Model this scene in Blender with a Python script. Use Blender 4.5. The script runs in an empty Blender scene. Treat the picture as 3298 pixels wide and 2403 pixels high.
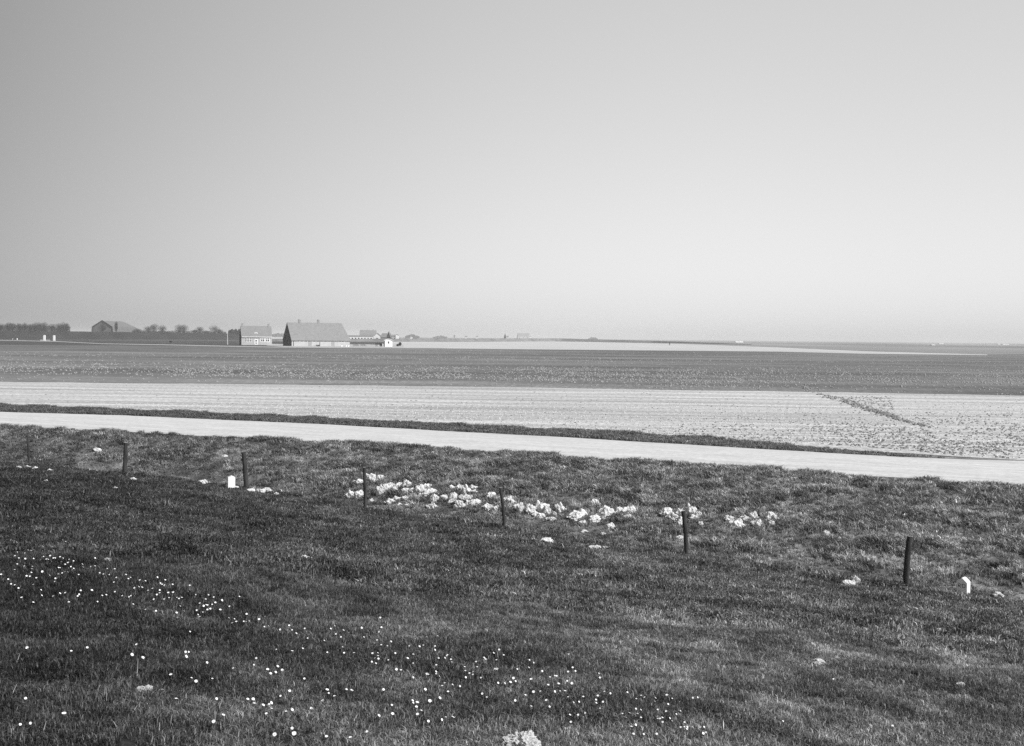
import bpy, bmesh, math, random
import numpy as np
from mathutils import Matrix, Vector, noise as mnoise

random.seed(7)
rng = np.random.default_rng(7)
R = math.radians
scene = bpy.context.scene
COL = scene.collection

# ------------------------------------------------------------------ camera
F = 3536.0; CX = 1649.0; CY = 1201.5          # focal length and centre in photograph pixels
EYE = Vector((0.0, 0.0, 5.5))
PITCH = R(1.834); ROLL = R(0.56)
CM = Matrix.Rotation(R(90) - PITCH, 3, 'X') @ Matrix.Rotation(ROLL, 3, 'Z')
cam_d = bpy.data.cameras.new("camera")
cam = bpy.data.objects.new("camera", cam_d); COL.objects.link(cam)
cam_d.sensor_fit = 'HORIZONTAL'; cam_d.angle = 2 * math.atan(CX / F)
cam_d.clip_start = 0.1; cam_d.clip_end = 60000
cam.matrix_world = Matrix.Translation(EYE) @ CM.to_4x4()
scene.camera = cam

# ------------------------------------------------------------------ light
SUN_AZ = R(58); SUN_EL = R(37)                # azimuth from straight behind the camera towards its right
sdir = Vector((math.sin(SUN_AZ) * math.cos(SUN_EL), -math.cos(SUN_AZ) * math.cos(SUN_EL), math.sin(SUN_EL)))
ld = bpy.data.lights.new("sun", 'SUN'); ld.energy = 3.3; ld.angle = R(0.6); ld.color = (1, 1, 1)
sun = bpy.data.objects.new("sun", ld); COL.objects.link(sun)
sun.rotation_euler = sdir.to_track_quat('Z', 'Y').to_euler()

world = bpy.data.worlds.new("World"); scene.world = world; world.use_nodes = True
nt = world.node_tree; nt.nodes.clear()
wo = nt.nodes.new('ShaderNodeOutputWorld'); bg = nt.nodes.new('ShaderNodeBackground')
sky = nt.nodes.new('ShaderNodeTexSky'); sky.sky_type = 'NISHITA'; sky.sun_disc = False
sky.sun_elevation = SUN_EL; sky.sun_rotation = math.atan2(sdir.x, sdir.y)
sky.air_density = 1.0; sky.dust_density = 1.0; sky.ozone_density = 1.0
bw = nt.nodes.new('ShaderNodeRGBToBW'); gm = nt.nodes.new('ShaderNodeGamma'); gm.inputs[1].default_value = 0.45
geo = nt.nodes.new('ShaderNodeTexCoord')
sep = nt.nodes.new('ShaderNodeSeparateXYZ'); nt.links.new(geo.outputs['Generated'], sep.inputs[0])
mr = nt.nodes.new('ShaderNodeMapRange'); mr.interpolation_type = 'SMOOTHSTEP'; mr.inputs[1].default_value = -0.65; mr.inputs[2].default_value = 0.25
mr.inputs[3].default_value = 0.10; mr.inputs[4].default_value = 4.5
nt.links.new(sep.outputs[0], mr.inputs[0])
mx = nt.nodes.new('ShaderNodeMath'); mx.operation = 'MULTIPLY'
nt.links.new(sky.outputs[0], bw.inputs[0]); nt.links.new(bw.outputs[0], mx.inputs[0]); nt.links.new(mr.outputs[0], mx.inputs[1])
nt.links.new(mx.outputs[0], gm.inputs[0]); nt.links.new(gm.outputs[0], bg.inputs[0])
nt.links.new(bg.outputs[0], wo.inputs[0]); bg.inputs[1].default_value = 0.15

scene.view_settings.view_transform = 'Standard'; scene.view_settings.look = 'None'
scene.view_settings.gamma = 1.0; scene.view_settings.exposure = 0.50
scene.render.engine = 'CYCLES'
scene.cycles.max_bounces = 6; scene.cycles.diffuse_bounces = 3; scene.cycles.volume_bounces = 1
scene.cycles.use_denoising = False

# ------------------------------------------------------------------ picture <-> place
def ray(x, y):
    return CM @ Vector(((x - CX) / F, -(y - CY) / F, -1.0))
def at(x, y, z=0.75):
    d = ray(x, y); t = (z - EYE.z) / d.z
    return EYE + d * t
def hz(x): return 1088.3 + 0.00977 * (x - CX)
def far(x, depth, z=0.75):
    """point at picture column x, given distance along the view, resting at height z"""
    d = ray(x, hz(x)); p = EYE + d * (depth / d.y); return Vector((p.x, p.y, z))

# ------------------------------------------------------------------ noise
def _h(ix, iy, s):
    n = (ix.astype(np.int64) * 374761393 + iy.astype(np.int64) * 668265263 + s * 1274126177) & 0x7fffffff
    n = ((n ^ (n >> 13)) * 1274126177) & 0x7fffffff
    n = (n ^ (n >> 16)) & 0xffff
    return n / 65535.0
def vnoise(x, y, s=0):
    x = np.asarray(x, float); y = np.asarray(y, float)
    ix = np.floor(x); iy = np.floor(y); fx = x - ix; fy = y - iy
    fx = fx * fx * (3 - 2 * fx); fy = fy * fy * (3 - 2 * fy)
    a = _h(ix, iy, s); b = _h(ix + 1, iy, s); c = _h(ix, iy + 1, s); d = _h(ix + 1, iy + 1, s)
    return (a + (b - a) * fx) * (1 - fy) + (c + (d - c) * fx) * fy
def fbm(x, y, s=0, o=4):
    v = 0; a = .5; t = 0; f = 1
    for k in range(o):
        v = v + a * vnoise(x * f + 17.3 * k, y * f - 9.1 * k, s + k); t += a; a *= .5; f *= 2.03
    return v / t
def sstep(a, b, x):
    t = np.clip((x - a) / (b - a), 0, 1); return t * t * (3 - 2 * t)

# ------------------------------------------------------------------ ground shape
POST = [(94.5, 1496, 95, -6, .062), (401, 1526, 101, 5, .125), (793, 1568, 113, -9, .13), (1177, 1631, 127, -4.5, .082),
        (1625, 1702, 133, -14, .075), (2210, 1792, 149, -12, .088), (2920, 1899, 173, 7, .10)]
fence = [at(p[0], p[1], 0.0) for p in POST]
d0 = (fence[0] - fence[1]).normalized(); d1 = (fence[-1] - fence[-2]).normalized()
FL = [fence[0] + d0 * 400] + fence + [fence[-1] + d1 * 300]
FL = np.array([(p.x, p.y) for p in FL])
ZR = 0.80; ZF = 0.75
RN = [at(x, y, ZR) for x, y in ((0, 1374), (400, 1391), (700, 1408), (1100, 1426), (1450, 1447), (1850, 1474), (2500, 1515), (2850, 1537), (3298, 1569))]
RF = [at(x, y, ZR) for x, y in ((0, 1327.5), (400, 1338.5), (700, 1352), (1100, 1370), (1450, 1390), (1850, 1411), (2500, 1450), (2850, 1470), (3130, 1481.5), (3298, 1485))]
def ext(L):
    a = L[0] + (L[0] - L[-1]).normalized() * 500; b = L[-1] + (L[-1] - L[0]).normalized() * 500
    return np.array([(p.x, p.y) for p in [a] + L + [b]])
RNL = ext(RN); RFL = ext(RF)
def sdist(x, y, L):
    """signed distance to a polyline, positive on the far side"""
    best = np.full(np.shape(x), 1e9); sg = np.ones(np.shape(x))
    for (ax, ay), (bx, by) in zip(L[:-1], L[1:]):
        dx, dy = bx - ax, by - ay; l2 = dx * dx + dy * dy
        t = np.clip(((x - ax) * dx + (y - ay) * dy) / l2, 0, 1)
        d = np.hypot(x - ax - t * dx, y - ay - t * dy)
        s = np.sign(dx * (y - ay) - dy * (x - ax)); s = np.where(s == 0, 1, s)
        m = d < best
        best = np.where(m, d, best); sg = np.where(m, s, sg)
    return best * sg
def height(x, y, detail=True):
    x = np.asarray(x, float); y = np.asarray(y, float)
    u = sdist(x, y, FL); v = sdist(x, y, RNL); w = sdist(x, y, RFL)
    up = np.clip(-u, 0, None)
    zs = 3.86 * np.clip(up / 24.3, 0, 1) ** 1.12
    zs = zs - 0.10 * np.exp(-((up - .8) / .6) ** 2)
    t = np.clip(u, 0, None) / (np.clip(u, 0, None) + np.clip(-v, 0, None) + 1e-6)
    zb = ZR * sstep(.22, .95, t) - 0.10 * sstep(.15, .6, u) * sstep(2.6, 1.2, u) - 0.22 * np.exp(-((t - .16) / .10) ** 2) * sstep(0, .06, t)
    z = np.where(u < 0, zs, zb)
    if detail:
        am = np.where(v < 0, sstep(0, .8, -v), 0.0)
        rel = (fbm(x * 1.1, y * 1.1, 3, 4) - .5) * .22 + (fbm(x * .22, y * .22, 9, 2) - .5) * .30 + (fbm(x * 4.5, y * 4.5, 21, 3) - .5) * .07
        rough = np.where(u > 0, sstep(.15, .4, t) * sstep(1.0, .8, t), 0.0)
        rel = rel + rough * (fbm(x * 1.8, y * 1.2, 31, 3) - .5) * .26
        z = z + rel * am * np.where(u > -1, .8, 1.0)
    # road and fields
    crown = ZR + 0.05 * np.clip(1 - ((v + w) / (v - w + 1e-6)) ** 2, 0, 1)
    z = np.where(v >= 0, np.where(w <= 0, crown, ZF), z)
    bank = np.clip(w, 0, None)
    z = np.where(w > 0, ZF + (ZR - ZF) * np.exp(-bank / .6), z)
    return z
def ground(x, y):
    """first point of the ground seen through picture position x, y"""
    d = ray(x, y)
    ts = np.linspace(3, 130, 2600)
    X = EYE.x + d.x * ts; Y = EYE.y + d.y * ts; Z = EYE.z + d.z * ts
    hh = height(X, Y); i = int(np.argmax(Z < hh))
    lo, hi = ts[max(i - 1, 0)], ts[i]
    for _ in range(14):
        m = (lo + hi) / 2
        if EYE.z + d.z * m < float(height(EYE.x + d.x * m, EYE.y + d.y * m)): hi = m
        else: lo = m
    return EYE + d * hi
def tint(x, y):
    """turf colour with lens falloff put in, dark left to light right; bleached on the bank"""
    u = sdist(x, y, FL)
    side = sstep(-.40, .45, x / np.maximum(y, 1))
    b = .046 + .079 * sstep(-.45, .25, x / np.maximum(y, 1))  # left-to-right lens falloff carried by the turf colour
    n1 = fbm(x * .35, y * .35, 51, 4); n2 = fbm(x * 1.3, y * 1.3, 61, 4); n3 = fbm(x * 3.7, y * 3.7, 71, 3)
    b = b * (.86 + .28 * sstep(.35, .65, n1))
    b = b * (.70 + .6 * sstep(.3, .7, n2))
    b = b + (.03 + .075 * side) * sstep(.56, .78, n1 * .45 + n2 * .35 + n3 * .2) 
    n4 = fbm(x * 2.6 + 5, y * 2.6, 77, 3); n5 = fbm(x * 7, y * 7, 78, 2)
    b = b * (.74 + .58 * sstep(.32, .68, n4)) * (.8 + .4 * n5)
    bk = (.138 + .065 * side + .09 * sstep(.44, .70, n2)) * (.68 + .72 * sstep(.34, .66, n4))
    shade_band = np.exp(-((u - .9) / .7) ** 2)  # shadow band just beyond the fence, put into the grass tint
    b = np.where(u > 0, np.maximum(b, bk) * (1 - .55 * shade_band), b)
    return b

# ------------------------------------------------------------------ materials
def mat(name, val, rough=.9, var=0.0, scale=5.0, bump=0.0, bscale=None, spec=.15, stretch=(1, 1, 1), detail=6, lo=.3, hi=.7, coord='Object'):
    m = bpy.data.materials.new(name); m.use_nodes = True; n = m.node_tree; p = n.nodes['Principled BSDF']
    p.inputs['Roughness'].default_value = rough; p.inputs['Specular IOR Level'].default_value = spec
    p.inputs['Base Color'].default_value = (val, val, val, 1)
    if var or bump:
        tc = n.nodes.new('ShaderNodeTexCoord'); mp = n.nodes.new('ShaderNodeMapping'); mp.inputs['Scale'].default_value = stretch
        n.links.new(tc.outputs[coord], mp.inputs[0])
        tx = n.nodes.new('ShaderNodeTexNoise'); tx.inputs['Scale'].default_value = scale; tx.inputs['Detail'].default_value = detail
        tx.inputs['Roughness'].default_value = .65
        n.links.new(mp.outputs[0], tx.inputs[0])
        if var:
            r = n.nodes.new('ShaderNodeMapRange'); r.inputs[1].default_value = lo; r.inputs[2].default_value = hi
            r.inputs[3].default_value = val * (1 - var); r.inputs[4].default_value = val * (1 + var)
            n.links.new(tx.outputs[0], r.inputs[0]); n.links.new(r.outputs[0], p.inputs['Base Color'])
        if bump:
            t2 = tx
            if bscale:
                t2 = n.nodes.new('ShaderNodeTexNoise'); t2.inputs['Scale'].default_value = bscale; t2.inputs['Detail'].default_value = 6
                n.links.new(mp.outputs[0], t2.inputs[0])
            b = n.nodes.new('ShaderNodeBump'); b.inputs['Distance'].default_value = bump; b.inputs['Strength'].default_value = 1
            n.links.new(t2.outputs[0], b.inputs['Height']); n.links.new(b.outputs[0], p.inputs['Normal'])
    return m
def field_mat(name, levels, rough=.95):
    """levels: list of (albedo weight, scale, stretch xyz, lo, hi, amount) added to a base in world space"""
    base, terms, rot, bump = levels
    m = bpy.data.materials.new(name); m.use_nodes = True; n = m.node_tree; p = n.nodes['Principled BSDF']
    p.inputs['Roughness'].default_value = rough; p.inputs['Specular IOR Level'].default_value = .1
    g = n.nodes.new('ShaderNodeNewGeometry'); last = None
    rt = n.nodes.new('ShaderNodeMapping'); rt.inputs['Rotation'].default_value = (0, 0, rot); n.links.new(g.outputs['Position'], rt.inputs[0])
    for k, (sx, sy, det, lo, hi, a, b) in enumerate(terms):
        mp = n.nodes.new('ShaderNodeMapping'); mp.inputs['Scale'].default_value = (sx, sy, .01); mp.inputs['Location'].default_value = (k * 7.3, k * 3.1, k)
        n.links.new(rt.outputs[0], mp.inputs[0])
        tx = n.nodes.new('ShaderNodeTexNoise'); tx.inputs['Scale'].default_value = 1; tx.inputs['Detail'].default_value = det
        n.links.new(mp.outputs[0], tx.inputs[0])
        r = n.nodes.new('ShaderNodeMapRange'); r.inputs[1].default_value = lo; r.inputs[2].default_value = hi
        r.inputs[3].default_value = a; r.inputs[4].default_value = b; n.links.new(tx.outputs[0], r.inputs[0])
        if last is None: last = r.outputs[0]
        else:
            mm = n.nodes.new('ShaderNodeMath'); mm.operation = 'MULTIPLY'
            n.links.new(last, mm.inputs[0]); n.links.new(r.outputs[0], mm.inputs[1]); last = mm.outputs[0]
    mm = n.nodes.new('ShaderNodeMath'); mm.operation = 'MULTIPLY'; mm.inputs[1].default_value = base
    n.links.new(last, mm.inputs[0]); n.links.new(mm.outputs[0], p.inputs['Base Color'])
    if bump:
        t2 = n.nodes.new('ShaderNodeTexNoise'); t2.inputs['Scale'].default_value = 6; t2.inputs['Detail'].default_value = 5
        n.links.new(g.outputs['Position'], t2.inputs[0])
        b = n.nodes.new('ShaderNodeBump'); b.inputs['Distance'].default_value = bump
        n.links.new(t2.outputs[0], b.inputs['Height']); n.links.new(b.outputs[0], p.inputs['Normal'])
    return m

def blade_mat(name, lo, hi):
    m = bpy.data.materials.new(name); m.use_nodes = True; n = m.node_tree; n.nodes.clear()
    out = n.nodes.new('ShaderNodeOutputMaterial'); a = n.nodes.new('ShaderNodeAttribute'); a.attribute_type = 'INSTANCER'; a.attribute_name = 'tint'
    r = n.nodes.new('ShaderNodeAttribute'); r.attribute_type = 'GEOMETRY'; r.attribute_name = 'shade'
    mm = n.nodes.new('ShaderNodeMath'); mm.operation = 'MULTIPLY'
    n.links.new(a.outputs['Fac'], mm.inputs[0]); n.links.new(r.outputs['Fac'], mm.inputs[1])
    d = n.nodes.new('ShaderNodeBsdfDiffuse'); t = n.nodes.new('ShaderNodeBsdfTranslucent'); mi = n.nodes.new('ShaderNodeMixShader'); mi.inputs[0].default_value = .25
    g = n.nodes.new('ShaderNodeBsdfGlossy'); g.inputs['Roughness'].default_value = .45; g.inputs['Color'].default_value = (.5, .5, .5, 1)
    m2 = n.nodes.new('ShaderNodeMixShader'); m2.inputs[0].default_value = .05
    n.links.new(mm.outputs[0], d.inputs[0]); n.links.new(mm.outputs[0], t.inputs[0])
    n.links.new(d.outputs[0], mi.inputs[1]); n.links.new(t.outputs[0], mi.inputs[2])
    n.links.new(mi.outputs[0], m2.inputs[1]); n.links.new(g.outputs[0], m2.inputs[2]); n.links.new(m2.outputs[0], out.inputs[0])
    return m

M = {}
M['blade'] = blade_mat('grass_blade', 0, 0)
M['wood'] = mat('weathered_wood', .042, .9, .6, 14, .004, 60, stretch=(1, 1, .15))
M['cut_wood'] = mat('cut_post_top', .42, .9, .25, 30)
M['stone'] = mat('whitewashed_stone', .80, .8, .05, 25, .001, 80)
M['stone_face'] = mat('weathered_stone_face', .62, .85, .12, 20, .0015, 60)
M['paint'] = mat('letter_paint', .10, .8)
M['soil'] = mat('pale_dry_soil', .66, .95, .22, 18, .012, 40, detail=8)
M['petal'] = mat('white_petals', .86, .6)
M['disc'] = mat('flower_centre', .55, .8)
M['stem'] = mat('flower_stem', .12, .8)
M['brick'] = mat('pale_brick', .42, .9, .12, 1.2)
M['brick_far'] = mat('grey_brick', .30, .9, .12, 1.2)
M['wall_dark_or_shaded'] = mat('dark_and_shaded_wall', .030, .9, .35, 2.0, stretch=(3, 3, .3))  # dark walls; also paints shade onto gables turned from the sun
M['white'] = mat('white_paint', .80, .7, .04, 3)
M['glass'] = mat('window_glass', .02, .15, spec=.5)
M['tile'] = mat('clay_roof_tiles', .215, .85, .12, .8, .02, 8)
M['tile_dark'] = mat('old_roof_tiles', .15, .85, .2, .8)
M['door'] = mat('painted_door', .30, .7, .15, 2)
M['iron'] = mat('rusty_iron', .04, .7, .3, 6)
M['timber'] = mat('tarred_timber_and_shade', .035, .8, .3, 6)
M['twig'] = mat('bare_twigs', .05, .95, .3, 2)
M['dyke'] = mat('dyke_turf', .026, .95, .45, .05, stretch=(1, 1, 4), detail=8, coord='Object')
M['leaf'] = mat('hedge_leaf', .045, .95, .5, 2)
M['concrete'] = mat('pale_concrete', .55, .9, .1, 4)

# ------------------------------------------------------------------ helpers
def tag(o, label=None, cat=None, group=None, kind=None):
    if label: o['label'] = label
    if cat: o['category'] = cat
    if group: o['group'] = group
    if kind: o['kind'] = kind
    return o
def empty(name, loc, rz=0.0):
    o = bpy.data.objects.new(name, None); COL.objects.link(o); o.location = loc; o.rotation_euler = (0, 0, rz); o.empty_display_size = .2; return o
def mesh_np(name, co, faces, mt, parent=None, smooth=False, attrs=None, link=True):
    me = bpy.data.meshes.new(name)
    co = np.asarray(co, np.float32); me.vertices.add(len(co)); me.vertices.foreach_set('co', co.ravel())
    f = np.asarray(faces, np.int32); k = f.shape[1]
    me.loops.add(f.size); me.loops.foreach_set('vertex_index', f.ravel())
    me.polygons.add(len(f)); me.polygons.foreach_set('loop_start', np.arange(len(f), dtype=np.int32) * k)
    me.polygons.foreach_set('loop_total', np.full(len(f), k, np.int32))
    if smooth: me.polygons.foreach_set('use_smooth', np.ones(len(f), bool))
    for nme, v in (attrs or {}).items():
        a = me.attributes.new(nme, 'FLOAT', 'POINT'); a.data.foreach_set('value', np.asarray(v, np.float32))
    me.update(); me.validate()
    if mt: me.materials.append(mt)
    o = bpy.data.objects.new(name, me)
    if link: COL.objects.link(o)
    if parent: o.parent = parent
    return o
class MB:
    def __init__(s): s.v = []; s.f = []; s.m = []
    def add(s, vs, fs, mi=0):
        b = len(s.v); s.v += [tuple(p) for p in vs]
        for f in fs: s.f.append([b + i for i in f]); s.m.append(mi)
    def box(s, x0, x1, y0, y1, z0, z1, mi=0):
        s.add([(x0, y0, z0), (x1, y0, z0), (x1, y1, z0), (x0, y1, z0), (x0, y0, z1), (x1, y0, z1), (x1, y1, z1), (x0, y1, z1)],
              [(3, 2, 1, 0), (4, 5, 6, 7), (0, 1, 5, 4), (1, 2, 6, 5), (2, 3, 7, 6), (3, 0, 4, 7)], mi)
    def prism(s, prof, axis, a, b, mi=0):
        """profile points (p, z) extruded along axis 'x' or 'y' from a to b"""
        n = len(prof)
        P = (lambda p, z, t: (t, p, z)) if axis == 'x' else (lambda p, z, t: (p, t, z))
        vs = [P(p, z, a) for p, z in prof] + [P(p, z, b) for p, z in prof]
        fs = [tuple(range(n))[::-1], tuple(range(n, 2 * n))] + [(i, (i + 1) % n, n + (i + 1) % n, n + i) for i in range(n)]
        s.add(vs, fs, mi)
    def tube(s, pts, rad, seg=8, cap=True, mi=0, capmi=None):
        rings = []
        for i, p in enumerate(pts):
            p = Vector(p); t = (Vector(pts[min(i + 1, len(pts) - 1)]) - Vector(pts[max(i - 1, 0)])).normalized()
            a = t.orthogonal().normalized() if abs(t.z) < .9 else Vector((1, 0, 0)); a = (a - t * a.dot(t)).normalized(); b = t.cross(a)
            r = rad[i] if hasattr(rad, '__len__') else rad
            rings.append([p + (a * math.cos(q) + b * math.sin(q)) * r for q in [2 * math.pi * k / seg for k in range(seg)]])
        base = len(s.v)
        for rg in rings: s.v += [tuple(q) for q in rg]
        for i in range(len(rings) - 1):
            for k in range(seg):
                s.f.append([base + i * seg + k, base + i * seg + (k + 1) % seg, base + (i + 1) * seg + (k + 1) % seg, base + (i + 1) * seg + k]); s.m.append(mi)
        if cap:
            s.f.append([base + k for k in range(seg)][::-1]); s.m.append(mi)
            s.f.append([base + (len(rings) - 1) * seg + k for k in range(seg)]); s.m.append(mi if capmi is None else capmi)
    def build(s, name, mats, parent=None, smooth=False, link=True):
        me = bpy.data.meshes.new(name); me.from_pydata(s.v, [], s.f); mats = mats if isinstance(mats, (list, tuple)) else [mats]
        for m in mats: me.materials.append(m)
        me.polygons.foreach_set('material_index', s.m)
        bm = bmesh.new(); bm.from_mesh(me); bmesh.ops.recalc_face_normals(bm, faces=bm.faces); bm.to_mesh(me); bm.free()
        if smooth: me.polygons.foreach_set('use_smooth', [True] * len(me.polygons))
        me.update()
        o = bpy.data.objects.new(name, me)
        if link: COL.objects.link(o)
        if parent: o.parent = parent
        return o

# ------------------------------------------------------------------ setting: the ground as one sheet
NA, NR = 430, 1150
ang = np.radians(np.linspace(-80, 80, NA)); rr = np.geomspace(1.2, 22000, NR)
A, RR = np.meshgrid(ang, rr); GX = np.sin(A) * RR; GY = np.cos(A) * RR
# bring the fine rings forward: sample the near part evenly enough for the relief
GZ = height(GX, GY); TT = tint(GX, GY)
behind = None
idx = np.arange(NA * NR).reshape(NR, NA)
fc = np.stack([idx[:-1, :-1].ravel(), idx[:-1, 1:].ravel(), idx[1:, 1:].ravel(), idx[1:, :-1].ravel()], 1)
mg = bpy.data.materials.new('turf_ground'); mg.use_nodes = True; n = mg.node_tree; p = n.nodes['Principled BSDF']
p.inputs['Roughness'].default_value = 1; p.inputs['Specular IOR Level'].default_value = .05
a = n.nodes.new('ShaderNodeAttribute'); a.attribute_name = 'tint'
g = n.nodes.new('ShaderNodeNewGeometry'); tx = n.nodes.new('ShaderNodeTexNoise'); tx.inputs['Scale'].default_value = 22; tx.inputs['Detail'].default_value = 6; tx.inputs['Roughness'].default_value = .7
n.links.new(g.outputs['Position'], tx.inputs[0])
r_ = n.nodes.new('ShaderNodeMapRange'); r_.inputs[1].default_value = .3; r_.inputs[2].default_value = .7; r_.inputs[3].default_value = .35; r_.inputs[4].default_value = 1.25
n.links.new(tx.outputs[0], r_.inputs[0])
mm = n.nodes.new('ShaderNodeMath'); mm.operation = 'MULTIPLY'; n.links.new(a.outputs['Fac'], mm.inputs[0]); n.links.new(r_.outputs[0], mm.inputs[1]); n.links.new(mm.outputs[0], p.inputs['Base Color'])
b_ = n.nodes.new('ShaderNodeBump'); b_.inputs['Distance'].default_value = .04; n.links.new(tx.outputs[0], b_.inputs['Height']); n.links.new(b_.outputs[0], p.inputs['Normal'])
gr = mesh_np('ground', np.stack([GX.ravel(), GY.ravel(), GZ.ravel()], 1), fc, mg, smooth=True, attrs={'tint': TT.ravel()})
tag(gr, kind='structure')

# flat sheets laid on the polder
def sheet(name, pts, mt, z, n=1, wob=0.0, ws=.5, seed=0):
    """polygon between a far edge and a near edge, both lists of picture points from left to right"""
    fa, ne = pts
    def res(L, m):
        L = [at(x, y, z) for x, y in L]; seg = [0]
        for i in range(1, len(L)): seg.append(seg[-1] + (L[i] - L[i - 1]).length)
        out = []
        for q in np.linspace(0, seg[-1], m):
            i = min(int(np.searchsorted(seg, q, side='right')) - 1, len(L) - 2); t = (q - seg[i]) / (seg[i + 1] - seg[i] + 1e-9)
            out.append(L[i].lerp(L[i + 1], t))
        return out
    m = 400
    a_ = res(fa, m); b_ = res(ne, m); co = []
    for i in range(m):
        for Lx, sd in ((a_[i], 5), (b_[i], 9)):
            w = wob * (float(fbm(np.array(Lx.x * ws), np.array(Lx.y * ws * .2), seed + sd, 4)) - .5) * 2
            co.append((Lx.x, Lx.y + w, z))
    fcs = [(2 * i + 1, 2 * i + 3, 2 * i + 2, 2 * i) for i in range(m - 1)]
    o = mesh_np(name, co, fcs, mt); tag(o, kind='structure'); return o
ROWS = R(5.2)
m_road = field_mat('pale_road', (.58, [(.5, 2.2, 6, .3, .7, .88, 1.08), (4, 6, 5, .3, .7, .85, 1.10), (.02, .9, 4, .35, .65, .95, 1.04)], R(23), .01))
m_stub = field_mat('tilled_field', (.55, [(.05, 1.3, 6, .38, .62, .76, 1.12), (3.5, 2.2, 6, .36, .60, .72, 1.12), (.010, .42, 3, .36, .64, .80, 1.10), (.03, .03, 3, .3, .7, .92, 1.05)], ROWS, .05))
m_crop = field_mat('young_crop_field', (.125, [(2.4, .3, 4, .45, .70, .92, 1.35), (.008, .032, 4, .38, .66, .86, 1.65), (.05, .12, 4, .40, .62, .90, 1.15)], ROWS, 0))
m_pale = field_mat('pale_far_field', (.50, [(.02, .02, 6, .3, .7, .9, 1.08), (.004, .05, 4, .3, .7, .92, 1.05)], ROWS, 0))
m_past = field_mat('pasture', (.06, [(.05, .01, 6, .3, .7, .75, 1.3), (.6, .05, 4, .35, .65, .85, 1.2)], ROWS, 0))
m_marg = field_mat('field_margin', (.125, [(.05, .02, 6, .3, .7, .8, 1.25), (.6, .05, 4, .35, .65, .85, 1.2)], ROWS, 0))
m_track = field_mat('farm_track', (.42, [(.05, .3, 6, .3, .7, .85, 1.1)], 0, 0))

# road: strip between its two edges with a light camber
def strip(name, L1, L2, mt, z1, z2, m=700, cam_=0.0, wob=.25, cut=(-170, 170), seed=0, kind='structure'):
    xs = np.linspace(cut[0], cut[1], m)
    def ev(L): return np.interp(xs, L[:, 0], L[:, 1])
    ya, yb = ev(L1), ev(L2)
    ya = ya + (fbm(xs * .8, xs * 0, 5 + seed, 5) - .5) * wob * 2.2; yb = yb + (fbm(xs * .8, xs * 0, 8 + seed, 5) - .5) * wob * 1.2
    co = []; K = 61; wear = []
    for j in range(K):
        t = j / (K - 1); yy = ya * (1 - t) + yb * t
        co.append(np.stack([xs, yy, xs * 0 + z1 * (1 - t) + z2 * t + cam_ * 4 * t * (1 - t)], 1))
    for j in range(K):
        t = j / (K - 1); d_ = np.zeros(m) + 1.0
        for c0, wd_, am_, sd in ((.07, .012, .16, 1), (.16, .018, .12, 2), (.40, .05, .05, 3), (.62, .05, .05, 4), (.93, .02, .10, 6)):
            cc = c0 + (fbm(xs * .15, xs * 0, 60 + sd, 3) - .5) * .05
            d_ -= am_ * np.exp(-((t - cc) / wd_) ** 2) * sstep(.35, .6, fbm(xs * .25 + 9 * sd, xs * 0, 70 + sd, 4))
        wear.append(d_)
    wear = np.concatenate(wear)
    co = np.concatenate(co); ix = np.arange(K * m).reshape(K, m)
    f = np.stack([ix[:-1, :-1].ravel(), ix[:-1, 1:].ravel(), ix[1:, 1:].ravel(), ix[1:, :-1].ravel()], 1)
    o = mesh_np(name, co, f, mt, smooth=True, attrs={'wear': wear}); tag(o, kind=kind); return o
_n = m_road.node_tree; _a = _n.nodes.new('ShaderNodeAttribute'); _a.attribute_name = 'wear'; _m = _n.nodes.new('ShaderNodeMath'); _m.operation = 'MULTIPLY'
_src = _n.nodes['Principled BSDF'].inputs['Base Color'].links[0].from_socket
_n.links.new(_src, _m.inputs[0]); _n.links.new(_a.outputs['Fac'], _m.inputs[1]); _n.links.new(_m.outputs[0], _n.nodes['Principled BSDF'].inputs['Base Color'])
strip('road', RNL, RFL, m_road, ZR + .012, ZR + .012, cam_=.06)

sheet('tilled_field', ([(-900, 1222), (0, 1229), (900, 1238), (1650, 1248), (2600, 1262), (3298, 1275), (4300, 1292)],
                       [(-900, 1290), (0, 1316), (900, 1350), (1650, 1388), (2600, 1442), (3298, 1481), (4300, 1530)]), m_stub, ZF + .02, wob=1.2, ws=.12)
sheet('crop_field', ([(-900, 1126), (0, 1129), (700, 1129), (1100, 1122), (1400, 1122.5), (1800, 1126), (2500, 1132.5), (3130, 1142), (3298, 1141), (4300, 1148)],
                     [(-900, 1222), (0, 1229), (900, 1238), (1650, 1248), (2600, 1262), (3298, 1275), (4300, 1292)]), m_crop, ZF + .016, wob=.8, ws=.12, seed=3)
sheet('pale_far_field', ([(1262, 1101), (1500, 1101), (1800, 1099.5), (2200, 1108), (2500, 1119), (2780, 1131), (3180, 1142)],
                         [(1262, 1119.5), (1400, 1122), (1500, 1123), (1800, 1126), (2500, 1132.5), (2780, 1139), (3180, 1144)]), m_pale, ZF + .024)
sheet('field_margin', ([(-900, 1111), (0, 1111), (330, 1112), (700, 1115), (1000, 1118), (1270, 1119)],
                       [(-900, 1126), (0, 1129), (700, 1129), (900, 1125.5), (1100, 1122), (1270, 1121)]), m_marg, ZF + .012)
sheet('pasture', ([(-900, 1088), (0, 1090), (600, 1091), (1100, 1093), (1262, 1094)],
                  [(-900, 1111), (0, 1111), (330, 1112), (700, 1115), (1000, 1118), (1262, 1119)]), m_past, ZF + .008)
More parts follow.
